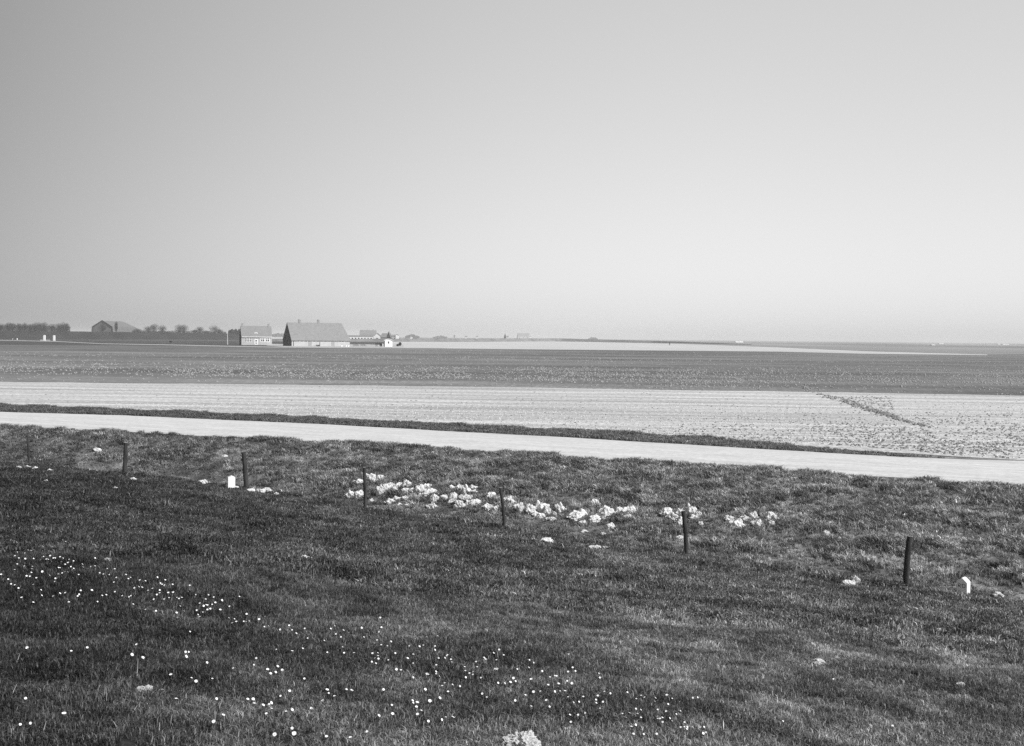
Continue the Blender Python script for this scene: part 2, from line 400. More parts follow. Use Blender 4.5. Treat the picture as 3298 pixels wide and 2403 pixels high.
sheet('far_field', ([(1262, 1090), (1800, 1091.5), (2500, 1098.3), (3298, 1106), (4300, 1116)],
                    [(1262, 1101), (1800, 1099.5), (2500, 1119), (3180, 1142), (4300, 1146)]), 
      field_mat('distant_fields', (.20, [(.003, .0012, 6, .35, .65, .6, 1.6)], R(12), 0)), ZF + .004)
sheet('pale_distant_field', ([(868, 1084.5), (1262, 1088)], [(868, 1093), (1262, 1096)]), m_pale, ZF + .006)
sheet('field_path', ([(300, 1095), (480, 1095.2), (860, 1096)], [(300, 1096), (480, 1096.3), (860, 1097.2)]), m_marg, ZF + .03)
tr = [(-600, 1092), (0, 1095), (180, 1099), (330, 1106.3), (560, 1110), (740, 1114), (900, 1117), (1100, 1118.5), (1400, 1119.5), (1440, 1120)]
sheet('farm_track', (tr, [(x, y + (1.6 if x < 500 else 2.2)) for x, y in tr]), m_track, ZF + .03)
sheet('farmyard', ([(858, 1107), (905, 1108), (1000, 1109), (1250, 1109), (1300, 1110)], [(858, 1113), (905, 1116.5), (1000, 1118), (1250, 1118.8), (1300, 1119)]), m_track, ZF + .035)

# ------------------------------------------------------------------ where the molehills lie
ORD = ['first', 'second', 'third', 'fourth', 'fifth', 'sixth', 'seventh']
moles = []
def add(ox, oy, s, L):
    for cx, cy, w, h in L: moles.append((ox + cx / s, oy + cy / s, w / s, h / s))
add(1100, 1510, 7.557, [(395,360,220,130),(190,650,150,130),(430,635,190,140),(610,160,80,60),(760,260,150,180),(970,260,180,140),(720,780,90,60),(950,570,180,230),(1080,510,150,170),(1200,450,170,150),(1310,520,130,150),(1430,440,180,140),(1590,420,180,180),(1580,570,200,130),(1700,580,180,140),(1170,810,150,90),(1350,740,150,80),(1560,730,200,90),(1410,880,120,60),(1610,900,120,60),(1900,540,180,200),(2040,500,200,160),(2140,440,90,80),(2110,620,260,170),(1960,680,160,90),(2225,760,110,160),(2120,930,150,70)])
add(1380, 1540, 7.557, [(130,540,160,180),(120,690,120,90),(570,290,160,140),(760,260,140,140),(900,310,190,160),(1090,240,140,80),(1100,335,160,60),(390,480,180,110),(585,490,140,180),(540,600,90,70),(930,500,180,120),(800,470,110,80),(770,660,200,150),(955,630,100,130),(1110,625,200,140),(1500,460,220,150),(1450,750,210,170),(1570,840,80,50),(1660,780,130,140),(1745,720,60,120),(1940,560,180,150),(2060,650,150,150),(2150,750,180,150),(1880,740,80,90),(2240,700,100,140)])
add(1640, 1590, 10.305, [(370,520,170,270),(700,560,280,260),(1060,490,270,290),(1260,570,180,260),(870,710,220,140),(1040,750,200,140),(1680,510,240,230),(1510,670,110,90),(1300,840,130,80),(1460,850,160,100)])
add(1700, 1550, 2.519, [(390,290,90,60),(437,272,55,65),(550,195,60,65),(535,315,70,50),(445,340,40,30),(630,270,85,85),(690,275,60,55),(750,262,70,60),(830,252,75,70),(810,308,90,45),(675,370,60,38),(1125,262,80,60),(1180,292,70,45),(1237,330,55,60),(1230,262,50,40),(1325,250,60,75),(1382,285,40,50),(1345,300,50,35),(1405,345,25,30),(1635,310,60,40),(1705,360,85,60),(1765,315,50,50),(1835,298,60,65),(1862,358,70,60),(1980,300,70,60),(1985,345,40,30),(460,411,60,18),(615,432,35,20),(1235,460,60,22),(545,540,80,26),(160,485,90,34),(50,485,50,24),(625,545,60,14),(1510,270,40,20)])
add(2600, 1650, 3.248, [(435,757,110,60),(515,730,70,75),(200,225,45,50),(1025,50,50,50),(980,120,60,40),(1215,182,50,26),(2005,870,100,40),(405,1062,40,14),(1000,903,50,14)])
add(0, 1300, 2.519, [(150,517,40,14),(215,515,50,14),(280,528,40,18),(400,545,50,16),(370,628,30,13),(930,687,30,16),(1075,615,50,20),(970,741,22,10),(790,382,60,28),(1820,432,35,20),(1895,460,35,20),(1650,640,50,26),(1840,670,40,16),(2110,712,70,30),(2170,705,50,30),(2025,712,50,28),(2240,735,40,20),(1915,682,50,13),(330,458,40,10),(720,790,26,9)])
moles += [(1680, 2404, 78, 52), (346, 1804, 18, 7), (463, 2223, 40, 18), (520, 2232, 22, 9), (2635, 2134, 36, 14), (2696, 2127, 22, 11), (3096, 2206, 26, 10), (3025, 2029, 16, 7), (2223, 2397, 16, 12), (980, 1801, 45, 12)]
ORDN = lambda k: str(k) + ('th' if 10 <= k % 100 <= 20 else {1: 'st', 2: 'nd', 3: 'rd'}.get(k % 10, 'th'))
def placeof(x, y):
    xs = [np.interp(y, [p[1] - p[2], p[1]], [p[0] - p[3], p[0]]) for p in POST]
    k = sum(1 for q in xs if x > q)
    if y > 1790 and not (x > 2600 and y < 1960): return None
    if k == 0: return 'left of the first post'
    if k == 7: return 'right of the last post'
    return 'between the %s and %s posts from the left' % (ORD[k - 1], ORD[k])
recs = []
for (x, y, w, h) in moles:
    g_ = ground(x, y + h * .42); dep = g_.y; W = w * dep / F; H = h * dep / F
    recs.append((x, y, w, h, g_, W, H, placeof(x, y)))
MP = np.array([(rc[4].x, rc[4].y + rc[5] * .3, rc[5] * .5) for rc in recs])
SP = [ground(3102, 1915), ground(745, 1571)]
def clear_of_moles(x, y, k=1.0):
    ok = np.ones(len(x), bool)
    for p_ in SP: ok &= ((x - p_.x) ** 2 + (y - p_.y + .18) ** 2) > .26 ** 2
    for mx_, my_, mr_ in MP: ok &= ((x - mx_) ** 2 + ((y - my_ + mr_ * .3) * .8) ** 2) > (mr_ * k) ** 2
    return ok
# ------------------------------------------------------------------ grass
def tuft(name, blades, h, spread, wd, lean, seed, shade=(.4, 1.7)):
    r = random.Random(seed); co = []; fs = []; sh = []
    for k in range(blades):
        q = r.uniform(0, 2 * math.pi); d = spread * math.sqrt(r.random()); bx, by = d * math.cos(q), d * math.sin(q)
        hh = h * r.uniform(.55, 1.15); la = lean * r.uniform(.2, 1.2) * hh; qa = r.uniform(0, 2 * math.pi)
        lx, ly = math.cos(qa) * la, math.sin(qa) * la; wa = r.uniform(0, math.pi); wx, wy = math.cos(wa) * wd / 2, math.sin(wa) * wd / 2
        b = len(co)
        co += [(bx - wx, by - wy, -.02), (bx + wx, by + wy, -.02), (bx + lx * .35 - wx * .8, by + ly * .35 - wy * .8, hh * .6), (bx + lx * .35 + wx * .8, by + ly * .35 + wy * .8, hh * .6), (bx + lx, by + ly, hh * (1 - .25 * lean))]
        fs += [(b, b + 1, b + 3), (b, b + 3, b + 2), (b + 2, b + 3, b + 4)]
        s = r.uniform(*shade) * (2.4 if r.random() < .08 else 1); sh += [s] * 5
    return mesh_np(name, co, fs, M['blade'], attrs={'shade': sh}, link=False)
def coll(name, objs):
    c = bpy.data.collections.new(name)
    for o in objs: c.objects.link(o)
    return c
short_c = coll('short_blades', [tuft('grass_tuft', 28, .050, .065, .0045, 1.1, s) for s in range(5)])
mid_c = coll('coarse_blades', [tuft('coarse_tuft', 22, .08, .10, .013, .9, 20 + s) for s in range(5)])
long_c = coll('long_blades', [tuft('long_tuft', 24, .24, .12, .021, .8, 40 + s) for s in range(5)])
def scatter(name, pts, sc, tn, c, label, cat):
    n_ = len(pts)
    me = bpy.data.meshes.new(name); me.vertices.add(n_); me.vertices.foreach_set('co', np.asarray(pts, np.float32).ravel())
    for nm, v in (('sc', sc), ('tint', tn), ('rz', rng.uniform(0, 6.283, n_))):
        a = me.attributes.new(nm, 'FLOAT', 'POINT'); a.data.foreach_set('value', np.asarray(v, np.float32))
    o = bpy.data.objects.new(name, me); COL.objects.link(o); tag(o, label, cat, kind='stuff')
    ng = bpy.data.node_groups.new(name, 'GeometryNodeTree')
    ng.interface.new_socket('Geometry', in_out='INPUT', socket_type='NodeSocketGeometry'); ng.interface.new_socket('Geometry', in_out='OUTPUT', socket_type='NodeSocketGeometry')
    N = ng.nodes; gi = N.new('NodeGroupInput'); go = N.new('NodeGroupOutput')
    m2p = N.new('GeometryNodeMeshToPoints'); ci = N.new('GeometryNodeCollectionInfo'); ci.inputs[0].default_value = c
    ci.inputs['Separate Children'].default_value = True; ci.inputs['Reset Children'].default_value = True
    ip = N.new('GeometryNodeInstanceOnPoints'); ip.inputs['Pick Instance'].default_value = True
    def na(nm): x = N.new('GeometryNodeInputNamedAttribute'); x.data_type = 'FLOAT'; x.inputs['Name'].default_value = nm; return x.outputs['Attribute']
    cx = N.new('ShaderNodeCombineXYZ'); e2r = N.new('FunctionNodeEulerToRotation'); L = ng.links
    L.new(gi.outputs[0], m2p.inputs[0]); L.new(m2p.outputs[0], ip.inputs['Points']); L.new(ci.outputs[0], ip.inputs['Instance'])
    L.new(na('rz'), cx.inputs[2]); L.new(cx.outputs[0], e2r.inputs[0]); L.new(e2r.outputs[0], ip.inputs['Rotation']); L.new(na('sc'), ip.inputs['Scale'])
    L.new(ip.outputs[0], go.inputs[0])
    md = o.modifiers.new('scatter', 'NODES'); md.node_group = ng
    return o
def sector(r0, r1, dens, half=36):
    a_ = R(half); n_ = int(dens * a_ * (r1 * r1 - r0 * r0)); r = np.sqrt(rng.uniform(r0 * r0, r1 * r1, n_)); q = rng.uniform(-a_, a_, n_)
    return r * np.sin(q), r * np.cos(q)
def turf_pts(r0, r1, dens, kind):
    x, y = sector(r0, r1, dens); u = sdist(x, y, FL); v = sdist(x, y, RNL)
    keep = v < -.3
    if kind == 'dyke': keep &= u < .8
    else: keep &= u >= .8
    cl = fbm(x * 1.7, y * 1.7, 81, 3); keep &= rng.random(len(x)) < .78 + .7 * sstep(.3, .65, cl)
    keep &= clear_of_moles(x, y, 1.0 if kind == 'dyke' else 1.15)
    x, y, u, v = x[keep], y[keep], u[keep], v[keep]
    return x, y, u, v
P = []; S = []; T = []
for r0, r1, dn in ((4, 9, 520), (9, 15, 330)):
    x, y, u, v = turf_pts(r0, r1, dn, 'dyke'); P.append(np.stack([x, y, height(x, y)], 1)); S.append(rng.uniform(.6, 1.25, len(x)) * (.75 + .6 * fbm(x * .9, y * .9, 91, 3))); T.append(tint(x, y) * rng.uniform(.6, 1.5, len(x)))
scatter('grass', np.concatenate(P), np.concatenate(S), np.concatenate(T), short_c, 'short grazed grass on the dyke slope nearest the camera', 'grass')
P = []; S = []; T = []
for r0, r1, dn in ((15, 26, 130), (26, 60, 60)):
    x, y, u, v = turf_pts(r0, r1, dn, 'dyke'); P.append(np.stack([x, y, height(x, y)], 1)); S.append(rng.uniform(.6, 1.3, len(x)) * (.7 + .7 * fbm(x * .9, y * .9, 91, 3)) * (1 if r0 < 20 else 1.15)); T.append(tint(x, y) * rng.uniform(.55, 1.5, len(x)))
scatter('grass', np.concatenate(P), np.concatenate(S), np.concatenate(T), mid_c, 'short grazed grass on the lower dyke slope up to the fence', 'grass')
x, y, u, v = turf_pts(22, 75, 105, 'bank')
tall = sstep(.4, .65, fbm(x * .8, y * .8, 95, 3))
sc = (.45 + .65 * tall) * rng.uniform(.6, 1.2, len(x)) * np.where(u < 2.5, .65, 1)
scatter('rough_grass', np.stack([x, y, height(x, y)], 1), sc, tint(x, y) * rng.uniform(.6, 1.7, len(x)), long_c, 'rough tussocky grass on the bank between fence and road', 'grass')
# verge beyond the road: a long tongue of grass that ends on the right
VN = RFL.copy()
VF = ext([at(x_, y_, ZF) for x_, y_ in ((0, 1306), (400, 1322), (700, 1333), (1100, 1352), (1450, 1372), (1850, 1387), (2500, 1427), (2850, 1448), (3120, 1474))])
n_ = 34000; x = rng.uniform(-75, 40, n_); y0 = np.interp(x, VN[:, 0], VN[:, 1]); y1 = np.interp(x, VF[:, 0], VF[:, 1])
t = rng.random(n_); y = y0 + .25 + (y1 - y0) * t; xe = at(3125, 1480, ZF).x
ok = (x < xe - 1 + 0 * x) & (y1 > y0 + .05); taper = sstep(-1, 10, xe - x); ok &= (t < .12 + .88 * taper) & (rng.random(n_) < .35 + .65 * taper)
x, y, t = x[ok], y[ok], t[ok]; y += (fbm(x * .7, x * 0, 33, 3) - .5) * .7
scatter('verge_grass', np.stack([x, y, np.full(len(x), ZF)], 1), rng.uniform(.4, 1.1, len(x)) * (.62 + .5 * sstep(.3, .7, fbm(x * .7, y * .7, 12, 3))) * (.5 + .5 * sstep(-1, 9, xe - x)), (.12 + .06 * sstep(-.4, .4, x / y)) * rng.uniform(.55, 1.5, len(x)), long_c, 'strip of rough grass along the far edge of the pale road', 'grass')

# clods and weeds on the tilled field
def clod_obj(name, seed, val):
    bm = bmesh.new(); bmesh.ops.create_icosphere(bm, subdivisions=2, radius=.5)
    for v_ in bm.verts: v_.co *= 1 + .7 * (mnoise.noise(v_.co * 2.3 + Vector((seed * 3.1, 0, 0)))); v_.co.z *= .7
    me = bpy.data.meshes.new(name); bm.to_mesh(me); bm.free(); me.materials.append(val); return bpy.data.objects.new(name, me)
m_clod = mat('dark_clod_shade', .21, 1, .5, 6)  # shaded gaps among the clods put into their dark colour
m_clod2 = mat('pale_clod', .5, 1, .2, 6)
cl_c = coll('clod_shapes', [clod_obj('clod', s, m_clod) for s in range(4)])
cl2_c = coll('pale_clod_shapes', [clod_obj('pale_clod', s + 9, m_clod2) for s in range(4)])
def on_field(n_, fx):
    px = rng.uniform(-200, 3500, n_); 
    return px
n_ = 26000; px = rng.uniform(0, 3400, n_); py = rng.uniform(1240, 1480, n_)
D = 4.75 * F / (py - hz(px)); X = (px - CX) / F * D; Y = D
bound = np.interp(X, VF[:, 0], VF[:, 1]) + .3
edge = 107 - .092 * (X + 50)
dens = .04 + .55 * sstep(1500, 3200, px) * sstep(1300, 1400, py) + .5 * sstep(2300, 3298, px) * sstep(1290, 1440, py) * .8
cl = fbm(X * .35, Y * .35, 44, 3); rows_ = .5 + .5 * np.sin((Y + .092 * X) * 2 * math.pi / 1.5)
dens = dens * (.3 + 1.2 * sstep(.4, .6, cl)) * (.5 + .7 * rows_)
ok = (Y > bound) & (Y < edge) & (rng.random(n_) < dens)
px_, X_, Y_ = px[ok], X[ok], Y[ok]
# the darker weedy scar that wanders across the field
scar = [(2585, 1243), (2620, 1258), (2650, 1275), (2720, 1291), (2760, 1306), (2800, 1320), (2840, 1333), (2870, 1340), (2905, 1354), (2935, 1364), (2985, 1378)]
SX = []; SY = []; SS = []
for (xa, ya), (xb, yb) in zip(scar[:-1], scar[1:]):
    k = int(math.hypot(xb - xa, yb - ya) * (1.3 if xb < 2640 or (xb > 2750 and xb < 2910) else .45))
    for _ in range(k):
        q = random.random(); qx = xa + (xb - xa) * q + random.gauss(0, 9); qy = ya + (yb - ya) * q + random.gauss(0, 2.6); w_ = at(qx, qy, ZF); SX.append(w_.x); SY.append(w_.y); SS.append(random.uniform(.08, .26))
for _ in range(420):
    qx = random.uniform(2660, 2880); qy = random.uniform(1278, 1330); 
    if qy - 1275 > (qx - 2640) * .34: continue
    w_ = at(qx, qy, ZF); SX.append(w_.x); SY.append(w_.y); SS.append(random.uniform(.06, .15))
X_ = np.concatenate([X_, SX]); Y_ = np.concatenate([Y_, SY]); sc = np.concatenate([rng.uniform(.05, .13, len(px_)), SS])
scatter('field_clods', np.stack([X_, Y_, np.full(len(X_), ZF + .03)], 1), sc, np.ones(len(X_)), cl_c, 'clods and weeds, coloured dark for shaded gaps, scattered over the pale tilled field', 'clods')
n_ = 14000; px = rng.uniform(-100, 3400, n_); py = rng.uniform(1300, 1480, n_); D = 4.75 * F / (py - hz(px)); X = (px - CX) / F * D; Y = D
ok = (Y > np.interp(X, VF[:, 0], VF[:, 1]) + .3); X, Y = X[ok], Y[ok]
scatter('pale_field_clods', np.stack([X, Y, np.full(len(X), ZF + .02)], 1), rng.uniform(.04, .11, len(X)), np.ones(len(X)), cl2_c, 'pale lumps of turned soil covering the near part of the tilled field', 'clods')

# pale tufts standing in the dark field
m_clod3 = mat('straw_tuft', .31, 1, .3, 6)
cl3_c = coll('straw_tuft_shapes', [clod_obj('straw_tuft', s + 19, m_clod3) for s in range(4)])
n_ = 34000; px = rng.uniform(-60, 3400, n_); fy = rng.random(n_) ** .85
yf = np.interp(px, [0, 700, 1100, 1800, 2500, 3130, 3298], [1132, 1132, 1125, 1129, 1135, 1144, 1144]); yn = np.interp(px, [0, 900, 1650, 2600, 3298], [1228, 1237, 1247, 1261, 1274])
py = yf + (yn - yf) * fy; D = 4.75 * F / (py - hz(px)); X = (px - CX) / F * D
band = fbm(X * .006, D * .035, 101, 4); cl = fbm(X * .25, D * .06, 105, 3)
ok = rng.random(n_) < (.10 + .95 * sstep(.45, .66, band)) * (.35 + .9 * sstep(.4, .65, cl)) * (.45 + .55 * sstep(300, 1800, px))
X, D = X[ok], D[ok]
scatter('pale_tufts', np.stack([X, D, np.full(len(X), ZF + .03)], 1), rng.uniform(.07, .24, len(X)) * (D / 150) ** .35, np.ones(len(X)), cl3_c, 'pale tufts and clods standing in the dark young crop field', 'tufts')

# ------------------------------------------------------------------ fence posts
plook = ['thin dark stake', 'thick dark straight post', 'thick dark post just right of the white boundary stone', 'slim dark post with a lighter right side',
         'slim dark post leaning left', 'dark post leaning left, throwing a long shadow on the turf', 'tallest round post, bent in the middle']
for i, (px, py, hp, lean, dia) in enumerate(POST):
    b = fence[i]; dep = b.y; hgt = hp * dep / F; lx = lean * dep / F
    zb = float(height(b.x, b.y)); r = random.Random(i); mb = MB(); pts = []; rad = []
    bend = [.0, .0, .01, .0, .01, .025, -.03][i]
    for k in range(9):
        t = k / 8; pts.append((lx * t + bend * math.sin(t * math.pi) + r.gauss(0, .004), r.gauss(0, .004), -.35 * (1 - t) * 0 + (-.3 if k == 0 else hgt * t)))
        rad.append(dia / 2 * (1.06 - .12 * t) * r.uniform(.96, 1.04))
    rad = [q * 1.3 for q in rad]; mb.tube(pts, rad, 14, mi=0, capmi=1)
    o = mb.build('fence_post', [M['wood'], M['cut_wood']], smooth=False); o.location = (b.x, b.y, 0)
    o.scale = (1, 1, 1)
    tag(o, plook[i] + ', %s post from the left' % ORD[i], 'post', 'wooden posts along the foot of the dyke')

# ------------------------------------------------------------------ boundary stones
def stone(px, py, w, d, h, peak, rz, label, letters=None):
    g_ = ground(px, py); root = empty('boundary_stone', (g_.x, g_.y, g_.z + .015), rz)
    tag(root, label, 'boundary stone')
    mb = MB(); prof = [(-w / 2, -.15), (w / 2, -.15), (w / 2 * .98, h), (w * .06, h + peak), (-w * .06, h + peak), (-w / 2 * .98, h)]
    mb.prism(prof, 'y', -d / 2, d / 2); o = mb.build('stone_block', M['stone'], root)
    bm = bmesh.new(); bm.from_mesh(o.data); bmesh.ops.bevel(bm, geom=list(bm.edges), offset=.005, segments=2, affect='EDGES'); bm.to_mesh(o.data); bm.free()
    if letters:
        lb = MB(); y0, y1 = -d / 2 - .003, -d / 2 + .004; s = .012
        def bar(x0, z0, x1, z1):
            dx, dz = x1 - x0, z1 - z0; l = math.hypot(dx, dz); nx, nz = -dz / l * s / 2, dx / l * s / 2
            lb.prism([(x0 + nx, z0 + nz), (x1 + nx, z1 + nz), (x1 - nx, z1 - nz), (x0 - nx, z0 - nz)], 'y', y0, y1)
        a0, zt, zb_ = -w * .32, h * .86, h * .56; lw = w * .25
        bar(a0, zb_, a0, zt); bar(a0, zt - s / 2, a0 + lw * .8, zt - s / 2); bar(a0 + lw, zt - .012, a0 + lw, (zt + zb_) / 2 + .012); bar(a0, (zt + zb_) / 2, a0 + lw * .8, (zt + zb_) / 2); bar(a0 + lw * .35, (zt + zb_) / 2, a0 + lw, zb_)
        b0 = w * .06
        bar(b0, zb_, b0, zt); bar(b0, zt - s / 2, b0 + lw * .8, zt - s / 2); bar(b0 + lw, zt - .015, b0 + lw, zb_ + .015); bar(b0, zb_ + s / 2, b0 + lw * .8, zb_ + s / 2); bar(b0 + lw * .8, zt - s / 2, b0 + lw, zt - .017); bar(b0 + lw * .8, zb_ + s / 2, b0 + lw, zb_ + .017)
        lb.build('lettering', M['paint'], root)
    return root
dR = at(3102, 1915, 0).y
stone(3102, 1915, .24, .215, .285, .09, R(-41), 'white boundary stone with a pointed top and the letters RD, right of the last post', 'RD')
stone(745, 1571, .26, .22, .37, .05, R(20), 'small plain whitewashed boundary stone left of the third post')

# ------------------------------------------------------------------ molehills of pale soil
def mole_mesh(seed, sub=4, nc=34, cr=.09):
    r = random.Random(seed); bm = bmesh.new(); bmesh.ops.create_icosphere(bm, subdivisions=sub, radius=.5)
    off = Vector((seed * 5.7, seed * 2.2, 0))
    for v_ in bm.verts:
        c = v_.co.copy(); k = 1 + .55 * mnoise.noise(c * 2.6 + off) + .32 * mnoise.noise(c * 6 + off) + .20 * mnoise.noise(c * 13 + off) + (.16 * mnoise.noise(c * 30 + off) if sub > 4 else 0)
        v_.co = Vector((c.x * k, c.y * k, c.z * k * .9))
    for q in range(nc):
        a = r.uniform(0, 6.283); d = abs(r.gauss(.38, .16)); rad = r.uniform(cr * .33, cr); z = max(0, .36 - d * .7) + r.uniform(-.02, .06)
        mt_ = Matrix.Translation((d * math.cos(a), d * math.sin(a), z)) @ Matrix.Diagonal((rad * r.uniform(.8, 1.4), rad, rad * .85, 1))
        res = bmesh.ops.create_icosphere(bm, subdivisions=2, radius=1, matrix=mt_)
        for v_ in res['verts']: v_.co += Vector((1, 1, 1)) * .35 * rad * mnoise.noise(v_.co * 14 + off)
    me = bpy.data.meshes.new('molehill'); bm.to_mesh(me); bm.free(); me.materials.append(M['soil']); return me
mm_ = [mole_mesh(s) for s in range(9)]
M['soil_grey'] = mat('trodden_grey_soil', .34, .95, .3, 18, .012, 40, detail=8)
flat_ = [mole_mesh(s + 60) for s in range(4)]
for q_ in flat_: q_.materials.clear(); q_.materials.append(M['soil_grey'])
big_heap = mole_mesh(33, 5, 190, .035)
groups = {}
for rc in recs: groups.setdefault(rc[7], []).append(rc)
special = {1680: 'large porous pale soil heap cut off by the bottom edge of the picture', 346: 'small pale soil patch above the daisies at far left', 463: 'pale bare soil patch with dead stalks in dark grass at lower left',
           520: 'tiny pale soil patch just right of a larger one at lower left', 2635: 'pale soil patch on the open slope below the sixth post, left one of a pair', 2696: 'pale soil patch on the open slope below the sixth post, right one of a pair',
           3096: 'low pale soil patch on the slope well below the lettered stone', 3025: 'tiny pale soil patch on the slope just below the lettered stone', 2223: 'small pale soil lump at the bottom edge among the last daisies', 980: 'flat pale soil patch alone on the mid slope left of centre'}
k_ = 0
for key, L in groups.items():
    L.sort(key=lambda q: q[0])
    for j, (x, y, w, h, g_, W, H, pl) in enumerate(L):
        me = big_heap if int(x) == 1680 else mm_[k_ % len(mm_)]; k_ += 1
        o = bpy.data.objects.new('molehill', me); COL.objects.link(o)
        flat = H / W
        if flat < .52 or pl is None and int(x) != 1680: me = flat_[k_ % 4]; W *= .8
        zs = max(H * 1.25, .035)
        o.location = (g_.x, g_.y + W * .30, float(height(g_.x, g_.y + W * .3)) - zs * .02 if False else g_.z + zs * .30)
        o.scale = (W * 1.3, W * .95, zs * 1.3); o.rotation_euler = (0, 0, random.uniform(-.5, .5) + (math.pi if random.random() < .5 else 0))
        if pl is None: lab = special.get(int(x), 'pale soil patch in the grass')
        else:
            look = 'low flat' if flat < .45 else ('tall' if flat > 1.05 else ('big crumbly' if W > .27 else 'small crumbly'))
            lab = '%s pale molehill, %s from the left %s' % (look, ORDN(j + 1), pl.replace(' from the left', ''))
        tag(o, lab, 'molehill', 'pale molehills along the dyke foot')

# ------------------------------------------------------------------ daisies
DA = []
def dz(ox, oy, s, L):
    for i in range(0, len(L), 3): DA.append((ox + L[i] / s, oy + L[i + 1] / s, L[i + 2] / s))
dz(0, 1700, 5.667, [122,296,20,203,283,20,268,307,18,303,325,18,316,345,22,354,355,28,112,353,20,126,360,18,165,366,25,182,356,18,233,401,22,115,450,35,218,461,25,245,470,25,258,485,26,283,488,22,317,530,28,353,514,20,457,547,26,8,505,26,275,601,28,325,608,18,345,642,20,462,658,35,378,680,25,160,672,26,614,650,25,316,755,22,443,792,20,465,812,30,580,763,26,593,799,28,583,840,26,574,910,25,250,845,28,268,858,28,618,420,18,688,430,26,724,461,22,770,455,22,802,442,22,860,385,22,858,402,26,880,423,18,918,420,18,950,413,24,1013,409,26,1093,437,22,1202,321,20,566,498,26,597,478,20,637,523,22,515,490,16,744,671,28,798,612,26,917,584,32,850,668,36,880,664,22,975,640,26,1006,638,24,940,701,26,910,741,22,1098,617,26,1153,641,22,1120,709,30,1242,711,36,1264,664,22,1192,557,26,1343,692,24,1190,755,28,1076,785,28,1097,820,26,1068,816,20,1139,826,28,1250,827,26,1294,799,22,1344,832,30,1319,860,24,1357,864,22,1233,861,28,1241,900,24,1156,879,22,1181,895,20,1137,917,26,1068,926,32,905,962,30,1010,1017,32,1001,1078,26,772,909,40,628,980,30,665,995,32,545,983,30,487,989,40,386,957,28,151,1025,38,22,944,38,5,777,18,610,1138,34,205,1126,26,236,1115,24,271,1144,26,338,1202,24,407,1207,30,750,1224,34,812,1190,22,1096,1300,40,1192,1299,36,1436,946,28,1518,809,28,1504,751,22,1657,800,20,1735,786,22,1737,638,28,1425,576,24,1493,603,20,1840,855,24,1923,876,26,1960,833,26,2094,832,32,1890,935,24,1998,943,26,1904,992,26,2125,996,26,2166,1039,30,2081,1083,28,1822,913,16,1795,944,16,1474,1234,32,1678,1224,40,1774,1247,30,1444,1318,32,1420,1348,24,1368,1401,30,2099,1266,28,2014,1306,26,1942,1323,20,1866,1335,28,2234,1338,26,1780,1441,32,396,1369,40,764,1348,34,971,1358,34,608,1462,38,1258,1458,42])
dz(400, 1840, 5.667, [35,149,30,116,202,24,78,226,24,287,256,32,347,273,24,389,266,28,485,282,28,513,320,30,607,203,32,750,247,28,661,305,34,692,322,34,737,346,34,818,344,26,884,346,32,977,372,26,1019,368,28,1017,303,28,187,392,32,328,373,36,270,378,20,518,421,34,437,454,32,212,440,24,237,468,30,336,517,24,348,531,28,122,547,30,90,568,24,649,447,34,649,485,34,599,537,38,805,471,38,864,473,28,895,491,36,541,611,36,744,585,28,730,610,36,820,592,34,962,583,32,1001,588,34,1055,564,32,1101,609,30,228,645,28,166,701,26,390,786,32,491,797,30,581,810,34,958,847,34,1172,465,28,1198,347,22,1349,464,26,1310,520,28,1312,612,26,1396,611,28,1380,665,32,1534,455,30,1540,525,28,1636,564,24,1490,602,22,1520,590,20,1665,675,38,1559,700,28,1606,701,28,1496,709,26,1524,713,20,1451,738,36,1572,780,36,1520,806,40,1325,802,32,1437,860,38,1348,904,36,1379,924,36,1463,962,30,1643,913,30,1754,815,40,1785,615,38,1922,728,36,1911,953,30,2012,980,32,2046,1013,36,2052,932,20,2102,554,30,2127,635,26,2234,865,34,2184,1016,26,2224,1020,24,1971,1043,26,1112,865,24,1097,828,18,973,950,20,1022,735,24,1348,1440,26,1201,1212,22,224,1455,44])
dz(0, 2050, 3.239, [283,187,32,744,232,26,910,197,26,1423,152,26,1377,269,34,1491,288,32,1937,241,24,1970,235,18,1943,278,24,1949,301,22,2160,338,26,1782,487,34,1998,515,24,2045,537,34,1838,737,32,268,744,26,669,904,52,212,1010,18,318,998,22,2230,1000,36,2260,735,30,2215,533,20])
dz(600, 2000, 3.239, [760,46,26,804,75,18,822,8,18,857,110,14,814,120,16,656,58,14,522,62,20,994,107,18,1073,104,22,980,154,22,1105,153,18,1148,195,24,1236,137,14,1266,231,18,1440,265,18,1482,157,16,1507,145,20,1545,177,18,1561,195,16,1550,109,14,1640,163,22,1614,227,18,1697,180,14,1829,137,22,1923,122,18,2025,20,20,2051,60,18,2036,115,20,2011,122,16,2010,172,18,1853,227,14,1965,242,18,1991,260,18,2034,307,20,2135,283,18,2097,322,16,2245,283,16,1216,350,20,1105,388,28,941,373,18,731,454,22,707,531,22,849,566,32,880,610,30,954,539,28,1000,579,28,932,597,26,491,566,14,1471,400,18,1646,394,22,1750,397,24,1630,334,16,1942,405,24,1998,388,20,2001,424,22,2005,452,22,1968,452,16,1935,497,20,1978,515,18,2108,472,18,2180,400,16,2240,573,26,2192,577,24,1232,672,22,1078,808,26,983,854,20,1470,795,36,1486,831,24,1672,788,26,1726,790,32,1545,856,26,1422,907,32,2057,784,26,1305,983,30,323,896,32,642,898,30,698,901,34,708,932,36,863,950,28,886,941,36,803,977,34,835,1067,28,1041,1028,32,1103,1017,34,892,1010,22,982,998,16,386,1092,34,1104,1220,34,1125,1261,46,923,1283,44,2144,952,24,2152,1057,34,2010,1075,32,1884,1234,28,1462,1300,34,1711,1302,34,52,677,26,271,693,20])
